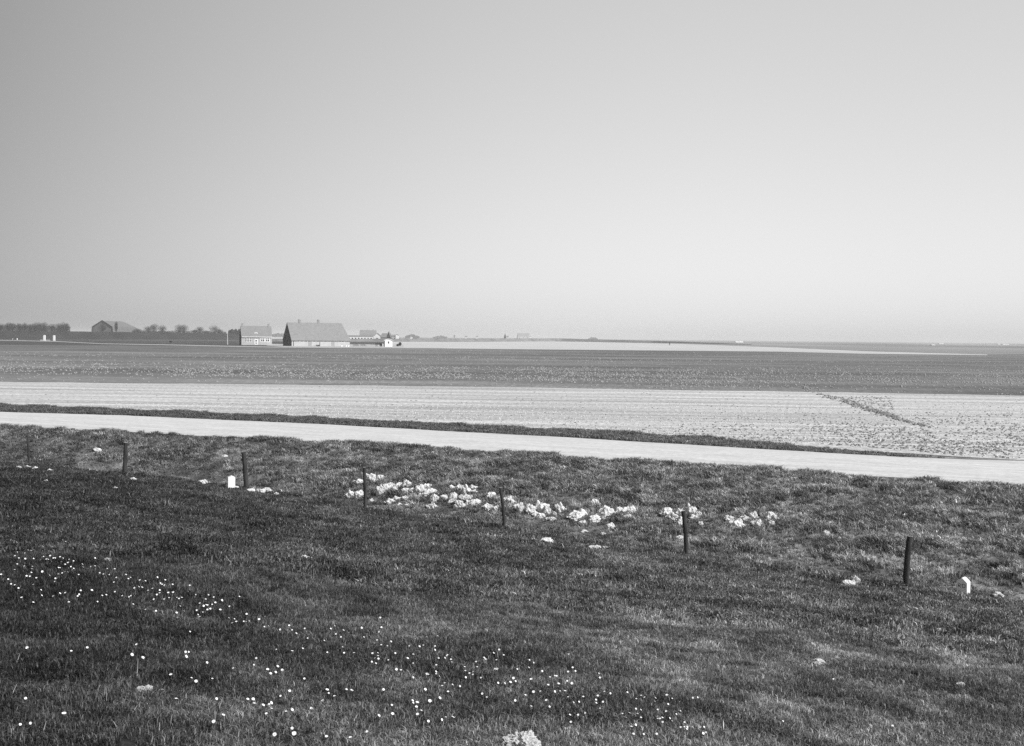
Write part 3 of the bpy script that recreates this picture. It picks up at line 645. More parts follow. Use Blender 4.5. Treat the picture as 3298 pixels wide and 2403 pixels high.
dz(1300, 2000, 3.239, [241,216,20,315,249,18,355,215,16,207,319,18,224,326,14,165,340,22,61,321,16,267,329,14,328,320,18,327,371,20,371,389,16,42,454,26,101,421,20,365,461,22,457,410,18,430,442,20,451,436,18,493,456,18,501,487,18,101,513,18,341,528,20,338,594,24,340,616,22,242,616,24,258,626,18,373,638,18,99,654,20,637,550,20,644,588,20,726,597,16,723,618,18,687,612,16,648,656,22,806,662,18,757,478,18,840,450,24,855,458,26,939,392,22,997,370,20,1044,415,18,968,467,18,953,563,18,976,563,22,767,558,18,1185,569,18,1306,545,22,1312,466,18,1355,508,20,1387,494,16,1446,579,20,1146,660,26,1168,685,20,985,713,24,1056,713,24,1114,715,28,1328,684,24,1527,660,18,1578,645,22,1597,650,18,1646,639,16,1716,602,24,1763,558,22,1792,576,20,1722,405,18,1617,713,28,1508,738,28,1706,708,20,1755,714,26,1633,791,18,1684,813,22,1577,815,24,1655,855,24,1716,873,18,1743,885,16,1783,853,16,1817,846,16,1874,868,24,1906,870,14,1772,916,24,1828,931,22,1488,904,28,1521,976,24,1355,819,28,1271,842,26,1427,804,16,1332,957,24,1163,906,24,902,815,20,820,843,26,868,863,24,801,723,20,586,750,24,510,748,18,429,713,20,402,750,24,464,808,28,226,793,30,377,882,30,273,916,34,142,933,34,94,907,26,100,951,24,133,985,32,145,1054,30,184,1025,20,258,1135,30,398,1119,28,516,1086,36,441,1099,18,2038,603,18,2046,648,20,2067,655,16,2094,803,22,2156,830,22,1734,1049,26,1820,1056,18,1894,1043,20,1875,1087,18,1745,1127,24])
dz(1900, 2250, 5.667, [143,58,42,372,36,36,683,33,34,110,167,38,238,170,42,114,234,40,180,298,38,848,107,34,933,86,32,998,99,30,1194,90,40,1181,174,30,1354,168,30,1405,42,50,1502,105,34,1560,198,36,1643,178,30,1880,109,26,1964,118,32,838,309,34,928,337,30,820,333,24,594,398,34,721,387,38,893,392,30,868,415,32,944,467,28,932,507,40,1237,338,34,1390,366,24,1649,345,36,1576,409,32,1240,456,30,1237,528,34,1283,528,32,1322,506,40,1328,565,26,1458,494,34,1497,523,34,1425,250,36,1728,573,36,1580,613,28,1654,648,36,1724,650,32,1776,657,36,1773,685,36,1830,618,28,1873,684,38,2018,663,30,2083,682,32,1987,698,24,2118,743,32,2067,773,56,757,671,46,836,612,42,796,786,30,980,795,34,1218,768,44])
dz(2000, 2000, 1.7465, [628,521,9,700,567,10,797,573,9,867,594,9,911,601,10,403,472,8,430,473,8,740,674,7,1528,628,9,1534,676,9,1475,306,5,1195,357,5])
seen = []; dd = []
for x, y, s in DA:
    if any(abs(x - a_) < 3 and abs(y - b_) < 3 for a_, b_ in seen): continue
    seen.append((x, y)); dd.append((x, y, s))
def daisy_mesh(seed):
    r = random.Random(seed); mb = MB(); n_ = 16; rr_ = .5
    # petals: ring of separate narrow petals slightly cupped, dome centre, short stem (unit: flower width 1)
    for k in range(n_):
        a0 = 2 * math.pi * k / n_ + r.uniform(-.05, .05); w_ = .15; ln = rr_ * r.uniform(.9, 1.05)
        def q(rad, off, z): return (rad * math.cos(a0) - off * math.sin(a0), rad * math.sin(a0) + off * math.cos(a0), z)
        mb.add([q(.1, -.03, .0), q(.1, .03, .0), q(ln * .7, w_ * .62, .07), q(ln, w_ * .3, .10), q(ln, -w_ * .3, .10), q(ln * .7, -w_ * .62, .07)], [(0, 1, 2, 3, 4, 5)], 0)
    for i in range(3):
        pass
    ring = [(.17 * math.cos(t), .17 * math.sin(t)) for t in [2 * math.pi * k / 8 for k in range(8)]]
    b = len(mb.v); mb.v += [(x_, y_, .02) for x_, y_ in ring] + [(x_ * .6, y_ * .6, .11) for x_, y_ in ring] + [(0, 0, .14)]
    for k in range(8):
        mb.f.append([b + k, b + (k + 1) % 8, b + 8 + (k + 1) % 8, b + 8 + k]); mb.m.append(1); mb.f.append([b + 8 + k, b + 8 + (k + 1) % 8, b + 16]); mb.m.append(1)
    mb.tube([(0, 0, 0), (.1, -.08, -1.2), (.25, -.3, -2.6)], [.05, .05, .05], 5, mi=2)
    o = mb.build('daisy', [M['petal'], M['disc'], M['stem']], link=False); me = o.data; bpy.data.objects.remove(o); return me
dm = [daisy_mesh(s) for s in range(5)]
dd = [(x, y, s, ground(x, y)) for x, y, s in dd]
dd.sort(key=lambda q: (-q[2], q[3].y))
def dlabel(x, y, big):
    row = ['along the upper fringe', 'fairly high up', 'midway down', 'low down', 'by the bottom edge'][sum(y > q for q in (1790, 1960, 2110, 2270))]
    side = ['at the left edge', 'at left', 'left of centre', 'near centre', 'right of centre', 'far out at right'][sum(x > q for q in (250, 600, 1050, 1500, 2050))]
    nb = min(math.hypot(x - q[0], y - q[1]) for q in dd if (q[0], q[1]) != (x, y))
    return '%s white daisy %s, %s, %s' % ('large' if big else 'small', 'touching a neighbour' if nb < 12 else 'in a loose cluster' if nb < 30 else 'standing apart', side, row)
cx_, rest = dd[:295], dd[295:]
for i, (x, y, s, g_) in enumerate(cx_):
    me = dm[i % 5]; o = bpy.data.objects.new('daisy', me); COL.objects.link(o)
    W = max(.015, min(s * g_.y / F * random.uniform(.92, 1.15), .042)); o.location = (g_.x, g_.y, g_.z + random.uniform(.046, .066))
    # heads turn towards the light and the open side of the slope
    o.rotation_euler = (random.uniform(.0, .95), random.uniform(-.3, .8), random.uniform(-.3, .6)); o.scale = (W, W, W)
    tag(o, dlabel(x, y, s > 10), 'daisy', 'daisies in the dyke grass')
mb_v = []; mb_f = []
from mathutils import Euler
proto = dm[0]; mbx = MB(); mats = [M['petal'], M['disc'], M['stem']]
for x, y, s, g_ in rest:
    W = max(.017, min(s * g_.y / F * 1.05, .03)); mt_ = Matrix.Translation((g_.x, g_.y, g_.z + .055)) @ Euler((random.uniform(.25, .75), random.uniform(.1, .5), random.uniform(-3, 3))).to_matrix().to_4x4() @ Matrix.Scale(W, 4)
    b = len(mbx.v); mbx.v += [tuple(mt_ @ v_.co) for v_ in proto.vertices]
    for p_ in proto.polygons: mbx.f.append([b + i_ for i_ in p_.vertices]); mbx.m.append(p_.material_index)
if mbx.v:
    o = mbx.build('tiny_daisies', mats); tag(o, 'the tiniest white daisies dotted through the dyke grass', 'daisies', kind='stuff')

# dead stalks standing out of the turf at the lower left
dead = [(55, 2125, 4, 28), (40, 2230, 10, 40), (137, 2355, 6, 46), (312, 2225, 7, 26), (520, 2210, 9, 20), (440, 2160, 0, 60), (430, 2290, 8, 22), (370, 2345, -14, 28), (545, 2265, 14, 10), (510, 2350, -3, 30)]
mb = MB()
for x, y, dx, dh in dead:
    g_ = ground(x, y + dh / 2); s = g_.y / F
    mb.tube([(g_.x - dx * s * .5, g_.y, g_.z), (g_.x, g_.y + .02, g_.z + dh * s * .6), (g_.x + dx * s * .8, g_.y + .03, g_.z + dh * s * 1.1)], [.0022, .002, .001], 5)
o = mb.build('dead_stalks', mat('dead_stalk', .38, .9)); tag(o, 'thin bleached dead stalks sticking out of the dark grass at lower left', 'stalks', kind='stuff')

# ------------------------------------------------------------------ buildings
def window(parent, x, z, w, h, y=0.0, frame=.10, bars=(1, 1), m='white', depth=.06):
    f = MB(); f.box(x - w / 2, x + w / 2, y - depth, y, z, z + frame); f.box(x - w / 2, x + w / 2, y - depth, y, z + h - frame, z + h)
    f.box(x - w / 2, x - w / 2 + frame, y - depth, y, z + frame, z + h - frame); f.box(x + w / 2 - frame, x + w / 2, y - depth, y, z + frame, z + h - frame)
    for k in range(1, bars[0] + 1):
        if bars[0] > 0: q = x - w / 2 + w * k / (bars[0] + 1); f.box(q - frame * .35, q + frame * .35, y - depth * .9, y, z + frame, z + h - frame)
    if bars[1]: f.box(x - w / 2 + frame, x + w / 2 - frame, y - depth * .8, y - .004, z + h * .62, z + h * .62 + frame * .8)
    o = f.build('window', M[m], parent)
    g_ = MB(); g_.box(x - w / 2 + frame * .9, x + w / 2 - frame * .9, y - depth * .4, y - .006, z + frame * .9, z + h - frame * .9); g_.build('pane', M['glass'], o); return o

def house():
    b = far(777.6, 533); c = b.y / F / math.cos(R(13.9)); W = 90.5 * b.y / F * 1.03 / math.cos(R(20)) * .98; D = 8.0
    root = empty('farmhouse', b, R(20.5)); tag(root, 'brick farmhouse with white windows and two chimneys, left of the big barn', 'farmhouse')
    s = b.y / F; H = 29 * s; RZ = 60 * s
    w = MB(); w.prism([(0, 0), (D, 0), (D, H), (D / 2, RZ), (0, H)], 'x', .02, W - .02); w.build('wall', M['brick'], root)
    gb = MB(); gb.prism([(0, 0), (D, 0), (D, H), (D / 2, RZ), (0, H)], 'x', -.06, .015); gb.build('side_wall', M['wall_dark_or_shaded'], root)  # gable turned from the sun, its shade painted as dark colour
    sl = (RZ - H) / (D / 2); r = MB()
    r.prism([(-.35, H - .35 * sl + .1), (D / 2, RZ + .1), (D / 2, RZ + .32), (-.35, H - .35 * sl + .32)], 'x', -.1, W + .1)
    r.prism([(D + .35, H - .35 * sl + .1), (D / 2, RZ + .1), (D / 2, RZ + .32), (D + .35, H - .35 * sl + .32)], 'x', -.1, W + .1)
    rf = r.build('roof', M['tile'], root)
    for cx in (.6, W - 1.5):
        ch = MB(); ch.box(cx, cx + .75, D / 2 - .4, D / 2 + .4, RZ - .6, RZ + 1.45); ch.box(cx - .1, cx + .85, D / 2 - .5, D / 2 + .5, RZ + 1.25, RZ + 1.42); ch.build('chimney', M['brick_far'], rf)
    g_ = MB(); g_.box(.1, W - .1, -.55, -.36, H - .55, H - .28); g_.build('gutter', M['white'], root)
    k = W / 995.0  # facade measured in the enlarged photograph
    def fx(p): return (p - 635) * k
    for a0, a1 in ((740, 815), (815, 890), (890, 965)): window(root, fx((a0 + a1) / 2), 1.45, fx(a1) - fx(a0) - .04, 2.15, bars=(1, 1), frame=.17)
    for a0, a1 in ((1250, 1395), (1412, 1557)): window(root, fx((a0 + a1) / 2), 1.45, fx(a1) - fx(a0), 2.2, bars=(1, 1), frame=.34)
    d = MB(); d.box(fx(1055), fx(1170), -.09, 0, .25, 2.95); dr = d.build('door', M['white'], root)
    pn = MB(); pn.box(fx(1085), fx(1140), -.11, -.088, 1.75, 2.45); pn.box(fx(1085), fx(1140), -.11, -.088, .75, 1.25); pn.build('door_panel', M['glass'], dr)
    dm_ = MB(); x0, x1 = fx(1065), fx(1160); dm_.box(x0, x1, .8, D / 2, H + .55, H + 1.75); do = dm_.build('dormer', M['white'], root)
    window(do, (x0 + x1) / 2, H + .8, (x1 - x0) * .62, .75, y=.79, bars=(0, 0), frame=.12)
house()

def barn():
    b = far(939.3, 501); s = b.y / F; L = 28.2; D = 12.0; H = 21.5 * s; RZ = 75.5 * s
    root = empty('barn', b, R(30)); tag(root, 'big barn with a steep tiled roof, dark gable and pale stable wall', 'barn')
    w = MB(); w.prism([(0, 0), (D, 0), (D, H), (0, H)], 'x', .03, L); w.build('wall', M['brick_wall'] if 'brick_wall' in M else M['white_wall'], root)
    gb = MB(); sl = (RZ - H) / (D / 2)
    gb.prism([(0, 0), (D, 0), (D, H), (D / 2, RZ), (0, H)], 'x', -.12, .02); gb.build('gable', M['wall_dark_or_shaded'], root)  # unlit gable end, the shade is in its colour
    gw = MB(); gw.box(-.15, -.12, 3.2, 4.3, 1.0, 2.0); gw.box(-.15, -.12, 7.4, 8.6, 5.0, 6.2); gw.build('gable_hatch', M['tile_dark'], root)
    r = MB(); hip = 1.9; e = .45; zE = H - e * sl * .6
    P_ = [(-.25, -e, zE), (L + e, -e, zE), (L + e, D + e, zE), (-.25, D + e, zE), (-.25, D / 2, RZ + .2), (L - hip, D / 2, RZ + .2)]
    P2 = [(x, y, z - .22) for x, y, z in P_]
    r.add(P_ + P2, [(0, 1, 5, 4), (1, 2, 5), (2, 3, 4, 5), (6, 10, 11, 7), (7, 11, 8), (8, 11, 10, 9), (0, 6, 7, 1), (1, 7, 8, 2), (2, 8, 9, 3), (0, 4, 10, 6), (3, 9, 10, 4)]); rf = r.build('roof', M['tile'], root)
    for cx in (5.2, 14.4):
        v = MB(); v.box(cx, cx + .35, D / 2 - .3, D / 2 + .3, RZ, RZ + 1.35); v.box(cx + .75, cx + .95, D / 2 - .3, D / 2 + .3, RZ, RZ + 1.2); v.prism([(cx - .15, RZ + 1.35), (cx + 1.25, RZ + 1.2), (cx + 1.1, RZ + 1.5), (cx + .4, RZ + 1.75)], 'y', D / 2 - .45, D / 2 + .45)
        v.build('ridge_vent', M['brick_far'], rf)
    k = L / (1831 - 372.0)
    def fx(p): return (p - 372) * k
    for p_ in (535, 630, 730, 920, 1030, 1115, 1210, 1310, 1585, 1665): window(root, fx(p_), H - 1.15, 1.25, .80, bars=(1, 0), frame=.12, m='white')
    for a0, a1 in ((780, 866), (1365, 1442)):
        d = MB(); d.box(fx(a0), fx(a1), -.06, 0, 0, H - .42); dd_ = d.build('stable_door', M['door'], root); h_ = MB(); h_.box(fx(a0), fx(a1), -.075, -.05, H - .41, H - .1); h_.build('door_lintel', M['iron'], dd_)
    d = MB(); d.box(fx(412), fx(424), -.1, -.01, 0, H - .3); d.build('drainpipe', M['iron'], root)
    d = MB(); d.box(fx(1064), fx(1074), -.1, -.01, 0, H - .3); d.build('drainpipe', M['iron'], root)
M['white_wall'] = mat('limewashed_wall', .43, .9, .12, .8)
barn()

def hut():
    b = far(1239.5, 517); s = b.y / F; W = 24.5 * s; D = 2.6; H = 20 * s; root = empty('hut', b, R(14)); tag(root, 'small white wooden hut with a curved roof and one window, beside the farmyard', 'hut')
    w = MB(); w.box(0, W, .05, D, 0, H); w.build('wall', M['white'], root)
    sd = MB(); sd.box(-.06, -.002, .0, D, 0, H); sd.build('side_wall', M['timber'], root)  # hut side in shade, painted dark instead of white
    r = MB(); n_ = 8; prof = [(-.45 + (W + .9) * i / n_, H - .12 + .95 * math.sin(math.pi * i / n_) ** .8) for i in range(n_ + 1)]
    prof = prof + [(x, z - .16) for x, z in prof[::-1]]
    r.prism(prof, 'y', -.3, D + .3); r.build('roof', M['white'], root)
    pd = MB(); pd.prism([(.0, H - .05)] + [(W * i / n_, H - .2 + .93 * math.sin(math.pi * i / n_) ** .8) for i in range(1, n_)] + [(W, H - .05)], 'y', .04, .12); pd.build('gable', M['white'], root)
    window(root, W * .5, H * .50, W * .20, H * .36, y=.05, bars=(1, 0), frame=.07, m='door')
    a_ = MB(); a_.box(-1.1, -.5, .6, 1.6, 0, H * .5); a_.build('bin', M['concrete'], root)
hut()

def cart(px, depth, rz, label, big=True):
    b = far(px, depth); root = empty('farm_cart', b, rz); tag(root, label, 'cart')
    L, Wd = (3.6, 1.6) if big else (1.5, .8); z0 = .9 if big else .4; f = MB(); f.box(0, L, 0, Wd, z0, z0 + (.7 if big else .35)); f.box(L * .6, L, .02, Wd - .02, z0 - .6 * z0, z0); f.build('body', M['timber'], root)
    for x in ((.7, L - .8) if big else (.5,)):
        for y in (-.12, Wd + .02):
            w = MB(); rad = .48 if big else .3
            for q in range(12):
                a0 = 2 * math.pi * q / 12; w.tube([(x + rad * math.cos(a0), y + .05, rad + rad * math.sin(a0)), (x + rad * math.cos(a0 + .53), y + .05, rad + rad * math.sin(a0 + .53))], .045, 5)
                if q % 2 == 0: w.tube([(x, y + .05, rad), (x + rad * math.cos(a0), y + .05, rad + rad * math.sin(a0))], .03, 4)
            w.build('wheel', M['iron'], root)
    t = MB(); t.tube([(0, Wd / 2, z0 + .1), (-1.3 if big else -.8, Wd / 2, z0 - .15), (-2.3 if big else -1.2, Wd / 2, z0 + .25)], .06, 6); t.build('shaft', M['timber'], root)
cart(1208, 520, R(8), 'dark farm cart with its shaft pointing left, just left of the white hut')
cart(1019, 494, R(28), 'small dark handcart standing in front of the barn wall', False)
def implement(px, depth, n_, label, seed):
    b = far(px, depth); r = random.Random(seed); root = empty('farm_implement', b, R(r.uniform(-10, 20))); tag(root, label, 'farm implement')
    f = MB(); f.tube([(0, 0, .75), (1.4, .1, .8), (2.8, 0, .7)], .07, 6); f.tube([(.2, .8, .6), (2.6, .8, .6)], .06, 6); f.tube([(.2, 0, .7), (.2, .8, .6)], .05, 5); f.tube([(2.6, 0, .7), (2.6, .8, .6)], .05, 5); f.build('frame', M['iron'], root)
    for k in range(n_):
        x = .3 + 2.3 * k / (n_ - 1); t = MB(); t.tube([(x, 0, .7), (x + .25, -.1, .4), (x - .1, -.15, .0)], .06, 5); t.build('tine', M['iron'], root)
    h = MB(); h.tube([(1.4, .4, .7), (1.9, .5, 1.4), (1.8, .5, 1.9 if seed == 2 else 1.3)], .05, 5); h.tube([(2.2, .4, .7), (1.9, .5, 1.4)], .05, 5); h.build('handle', M['iron'], root)
implement(1136, 512, 5, 'dark horse-drawn cultivator with curved tines, right of the barn end', 1)
implement(1160, 514, 4, 'dark implement with tall levers, between the cultivator and the cart', 2)
for i, px in enumerate((1099, 1113.5, 1120.5)):
    b = far(px, 497); o = MB(); o.box(0, .65, 0, .5, 0, .55); o.box(-.04, .69, -.04, .54, .55, .62); o = o.build('milk_crate', M['white']); o.location = b; o.rotation_euler = (0, 0, R(20))
    tag(o, ['white crate against the barn wall, leftmost of three', 'white crate by the barn wall, middle of three', 'white crate by the barn wall, nearest its right end'][i], 'crate', 'white crates by the barn')

# flagpole beside the house
b = far(732, 545); mb = MB(); mb.tube([(.15, 0, 0), (.07, 0, 3.4), (0, 0, 7.3)], [.22, .17, .12], 8); o = mb.build('pole', M['concrete']); o.location = b; tag(o, 'tall pale bare pole left of the farmhouse', 'pole')
# gate piers
for px, lab in ((143, 'left one of two white gate piers at the far left track'), (174.5, 'right one of two white gate piers at the far left track')):
    b = far(px, 705); s = 705 / F; mb = MB(); mb.box(-2.9 * s, 2.9 * s, -.5, .5, 0, 16.2 * s); mb.prism([(-3.0 * s, 16.2 * s), (3.0 * s, 16.2 * s), (2.2 * s, 17.6 * s), (-2.2 * s, 17.6 * s)], 'y', -.5, .5)
    o = mb.build('gate_pier', M['white']); o.location = b; tag(o, lab, 'gate pier', 'white gate piers')
b = far(155, 712); mb = MB(); mb.box(-26 * .2, 1.2, 0, .3, 0, .55); o = mb.build('low_wall', M['concrete']); o.location = b; tag(o, 'low pale wall at the foot of the white gate piers', 'wall')
for px, w_, h_, mt_, lab in ((41, .6, 1.0, 'concrete', 'small pale bollard left of the gate piers'), (45, .9, 1.3, 'timber', 'dark barrel between two small pale things at far left'), (55, .8, 1.0, 'white', 'small white box by the track at far left')):
    b = far(px, 770); mb = MB(); mb.tube([(0, 0, 0), (0, 0, h_ * .5), (0, 0, h_)], [w_ * .5, w_ * .55, w_ * .42], 10); o = mb.build({'concrete': 'bollard', 'timber': 'barrel', 'white': 'feed_bin'}[mt_], M[mt_]); o.location = b
    tag(o, lab, {'concrete': 'bollard', 'timber': 'barrel', 'white': 'bin'}[mt_])

# ------------------------------------------------------------------ inner dyke and low far bank
def bank(name, pts, label=None, mt=None):
    """pts: (column, distance of the toe, top height, half base)"""
    co = []; m = 160; xs = [p[0] for p in pts]
    for q in np.linspace(xs[0], xs[-1], m):
        D = float(np.interp(q, xs, [p[1] for p in pts])); zt = float(np.interp(q, xs, [p[2] for p in pts])); hb = float(np.interp(q, xs, [p[3] for p in pts]))
        wv = (float(fbm(np.array(q * .03), np.array(0.), 3, 3)) - .5) * .06 * (zt)
        for dy, z in ((0, ZF - .3), (hb, zt + wv), (hb + 5, zt + wv), (hb * 2 + 5, ZF - .3)):
            p_ = far(q, D + dy, z); co.append(tuple(p_))
    f = []
    for i in range(m - 1):
        for k in range(3): a_ = i * 4 + k; f.append((a_, a_ + 4, a_ + 5, a_ + 1))
    o = mesh_np(name, co, f, mt or M['dyke'], smooth=False); tag(o, kind='structure'); return o
bank('inner_dyke', [(-700, 760, 7.0, 16), (0, 800, 7.1, 16), (500, 1010, 7.4, 16), (845, 1128, 7.0, 16), (880, 1140, 1.0, 14)])
bank('low_bank', [(865, 880, 2.7, 5), (1285, 1020, 3.6, 5), (1800, 1650, 5.4, 8), (2100, 1500, 3.4, 6), (2420, 1100, 1.3, 4)], mt=mat('low_bank_turf', .15, .95, .4, .05, stretch=(1, 1, 4)))

# ------------------------------------------------------------------ trees
def tree(px, depth, zb, wpx, hpx, label, group='bare trees on the inner dyke', seed=0, name='bare_tree', cat='tree'):
    b = far(px, depth, zb); s = depth / F; W = wpx * s * 1.25; H = hpx * s * 1.0; r = random.Random(seed)
    root = empty(name, b); tag(root, label, cat, group)
    t = MB(); th = H * .05; t.tube([(0, 0, -.8), (0, 0, th * .5), (.1, 0, th)], [.40, .34, .36], 8); t.build('trunk', M['twig'], root)
    co = []; fs = []
    def stick(a, c, w0, w1):
        d = (c - a).normalized(); nrm = d.cross(Vector((r.gauss(0, 1), r.gauss(0, 1), r.gauss(0, 1)))).normalized(); b_ = len(co)
        co.extend([tuple(a - nrm * w0), tuple(a + nrm * w0), tuple(c + nrm * w1), tuple(c - nrm * w1)]); fs.append((b_, b_ + 1, b_ + 2, b_ + 3))
    cz = th * .6 + (H - th * .6) * .5; hz_ = (H - th * .6) * .5; cap = r.uniform(.75, .95)
    for k in range(26):
        az = r.uniform(0, 6.283); el = r.uniform(.05, 1.4); ln = r.uniform(.55, .8)
        tip = Vector((math.cos(az) * math.cos(el) * W * .5 * ln, math.sin(az) * math.cos(el) * W * .5 * ln, th + (H - th) * (math.sin(el) * .85 + .1) * ln)); o0 = Vector((0, 0, th * r.uniform(.6, 1)))
        mid = o0.lerp(tip, .5) + Vector((0, 0, H * .05)); stick(o0, mid, .12, .09); stick(mid, tip, .09, .04)
    lob = [(r.uniform(0, 6.283), r.uniform(.65, 1.0), r.uniform(.35, .6)) for _ in range(6)]
    for k in range(1500):
        az = r.uniform(0, 6.283); u_ = r.uniform(-1, 1); rd = r.random() ** .55
        f_ = .72 + .28 * max(math.cos(az - q[0]) * q[1] for q in lob) + r.gauss(0, .07)
        c_ = math.sqrt(1 - u_ * u_); p_ = Vector((math.cos(az) * c_ * W * .5 * rd * f_, math.sin(az) * c_ * W * .5 * rd * f_, cz + u_ * hz_ * rd * f_))
        dirv = (Vector((p_.x, p_.y, (p_.z - th) * 1.3)).normalized() + Vector((r.gauss(0, .45), r.gauss(0, .45), r.gauss(.25, .35)))).normalized(); e_ = p_ + dirv * r.uniform(.5, 1.3) * H * .09
        stick(p_, e_, .055, .02)
    mesh_np('crown', co, fs, M['twig'], parent=root)
DYKE = lambda q: float(np.interp(q, [-700, 0, 500, 910], [760, 800, 1010, 1150])) + 18.5
row = [(2, 22, 24), (26, 20, 27), (40, 16, 26), (62, 18, 25), (80, 14, 26), (97, 16, 23), (112, 18, 26), (126, 20, 29), (142, 18, 29), (168, 20, 25), (190, 18, 26), (204, 20, 29), (215, 14, 27)]
for i, (px, w_, h_) in enumerate(row):
    tree(px, DYKE(px) + random.uniform(-1.5, 1.5), 6.85, w_ * 1.3, h_ * 1.06, 'bare twiggy tree, %s from the left in the dense row on the far-left dyke' % ORDN(i + 1), seed=i)
solo = [(331, 800, 6.2, 24, 26, 'dark round tree in front of the gable of the far left barn'), (374, 830, 6.5, 9, 34, 'narrow dark tree against the middle of the far left barn'), (444, 985, 7.2, 26, 14, 'low dark bush at the right end of the far left barn'),
        (478, 1000, 7.2, 24, 22, 'bushy bare tree just right of the far left barn, left half of a pair'), (496, 1010, 7.2, 28, 30, 'tallest bare tree right of the far left barn'), (523, 1016, 7.2, 24, 25, 'bare tree, right neighbour of the tallest one'),
        (577, 1030, 7.2, 26, 28, 'round bare tree on its own, left one of a close pair'), (592, 1034, 7.2, 26, 28, 'round bare tree, right one of a close pair'), (628, 1048, 7.2, 16, 12, 'low dark bush left of a thin bare tree'), (643, 1050, 7.2, 24, 22, 'thin pale-looking bare tree halfway between barn and pole'),
        (664, 1056, 7.2, 16, 8, 'very low dark bush on the dyke right of the thin tree'), (690, 1064, 7.2, 30, 27, 'round bare tree on the dyke left of the pale pole'), (706, 1068, 7.2, 22, 15, 'low bare bush leaning on the round tree left of the pole')]
for i, (px, dp, zb, w_, h_, lab) in enumerate(solo): tree(px, DYKE(px), 7.0, w_, h_, lab, seed=50 + i)
def scrub(px0, px1, hpx, label, n_, seed):
    r = random.Random(seed); co = []; fs = []
    for k in range(n_):
        q = r.uniform(px0, px1); dp = DYKE(q) + r.uniform(-3, 3); s_ = dp / F; c_ = far(q, dp, 6.9); top = hpx * s_ * (.35 + .9 * float(fbm(np.array(q * .11), np.array(2.), seed, 3)))
        p_ = c_ + Vector((0, 0, r.random() ** 1.3 * top)); d_ = Vector((r.gauss(0, .5), r.gauss(0, .4), r.uniform(.3, 1))).normalized(); e_ = p_ + d_ * r.uniform(.5, 1.3)
        nr = d_.cross(Vector((r.gauss(0, 1), r.gauss(0, 1), r.gauss(0, 1)))).normalized() * .06; bb = len(co); co.extend([tuple(p_ - nr), tuple(p_ + nr), tuple(e_ + nr * .4), tuple(e_ - nr * .4)]); fs.append((bb, bb + 1, bb + 2, bb + 3))
    o = mesh_np('scrub', co, fs, M['twig']); tag(o, label, 'scrub', kind='stuff')
scrub(-30, 226, 17, 'low dark scrub growing between the trees of the far left row', 9000, 3)
scrub(425, 728, 8, 'low dark scrub along the dyke top under the separate bare trees', 7000, 4)
# dark hedge between pole and house
def hedge(px0, px1, depth, zb, hpx, label, n_=2600):
    b = far((px0 + px1) / 2, depth, zb); s = depth / F; W = (px1 - px0) * s; H = hpx * s; co = []; fs = []; r = random.Random(5)
    root = empty('hedge', b); tag(root, label, 'hedge')
    for k in range(n_):
        x = r.uniform(-.5, .5) * W; y = r.uniform(-2, 2); top = H * (.8 + .2 * math.sin(x * 1.7) + r.uniform(-.1, .1)) * min(1, (.5 - abs(x / W)) * 9 + .35); z = r.random() ** .7 * top; q = Vector((x, y, z)); a_ = Vector((r.gauss(0, 1), r.gauss(0, 1), r.gauss(0, 1))).normalized() * .28; c_ = a_.orthogonal().normalized() * .28
        bb = len(co); co.extend([tuple(q - a_ - c_), tuple(q + a_ - c_), tuple(q + a_ + c_), tuple(q - a_ + c_)]); fs.append((bb, bb + 1, bb + 2, bb + 3))
    mesh_np('foliage', co, fs, M['leaf'], parent=root); t = MB(); 
    for k in range(8): x = W * (k / 7 - .5) * .9; t.tube([(x, 0, -1), (x, 0, H * .4)], .12, 5)
    t.build('stems', M['twig'], root)
hedge(736, 776, DYKE(756) + 1, 6.8, 15, 'dense dark hedge between the pale pole and the farmhouse')
tree(550, 640, ZF, 9, 7, 'small dark bush standing alone in the pasture', None, 90, 'bush', 'bush')
tree(1281, 540, ZF, 8, 8, 'small dark bush to the right of the white hut', None, 91, 'bush', 'bush')
tree(1288.5, 560, ZF, 8, 13, 'thin young tree to the right of the white hut', None, 92, 'young_tree', 'tree')

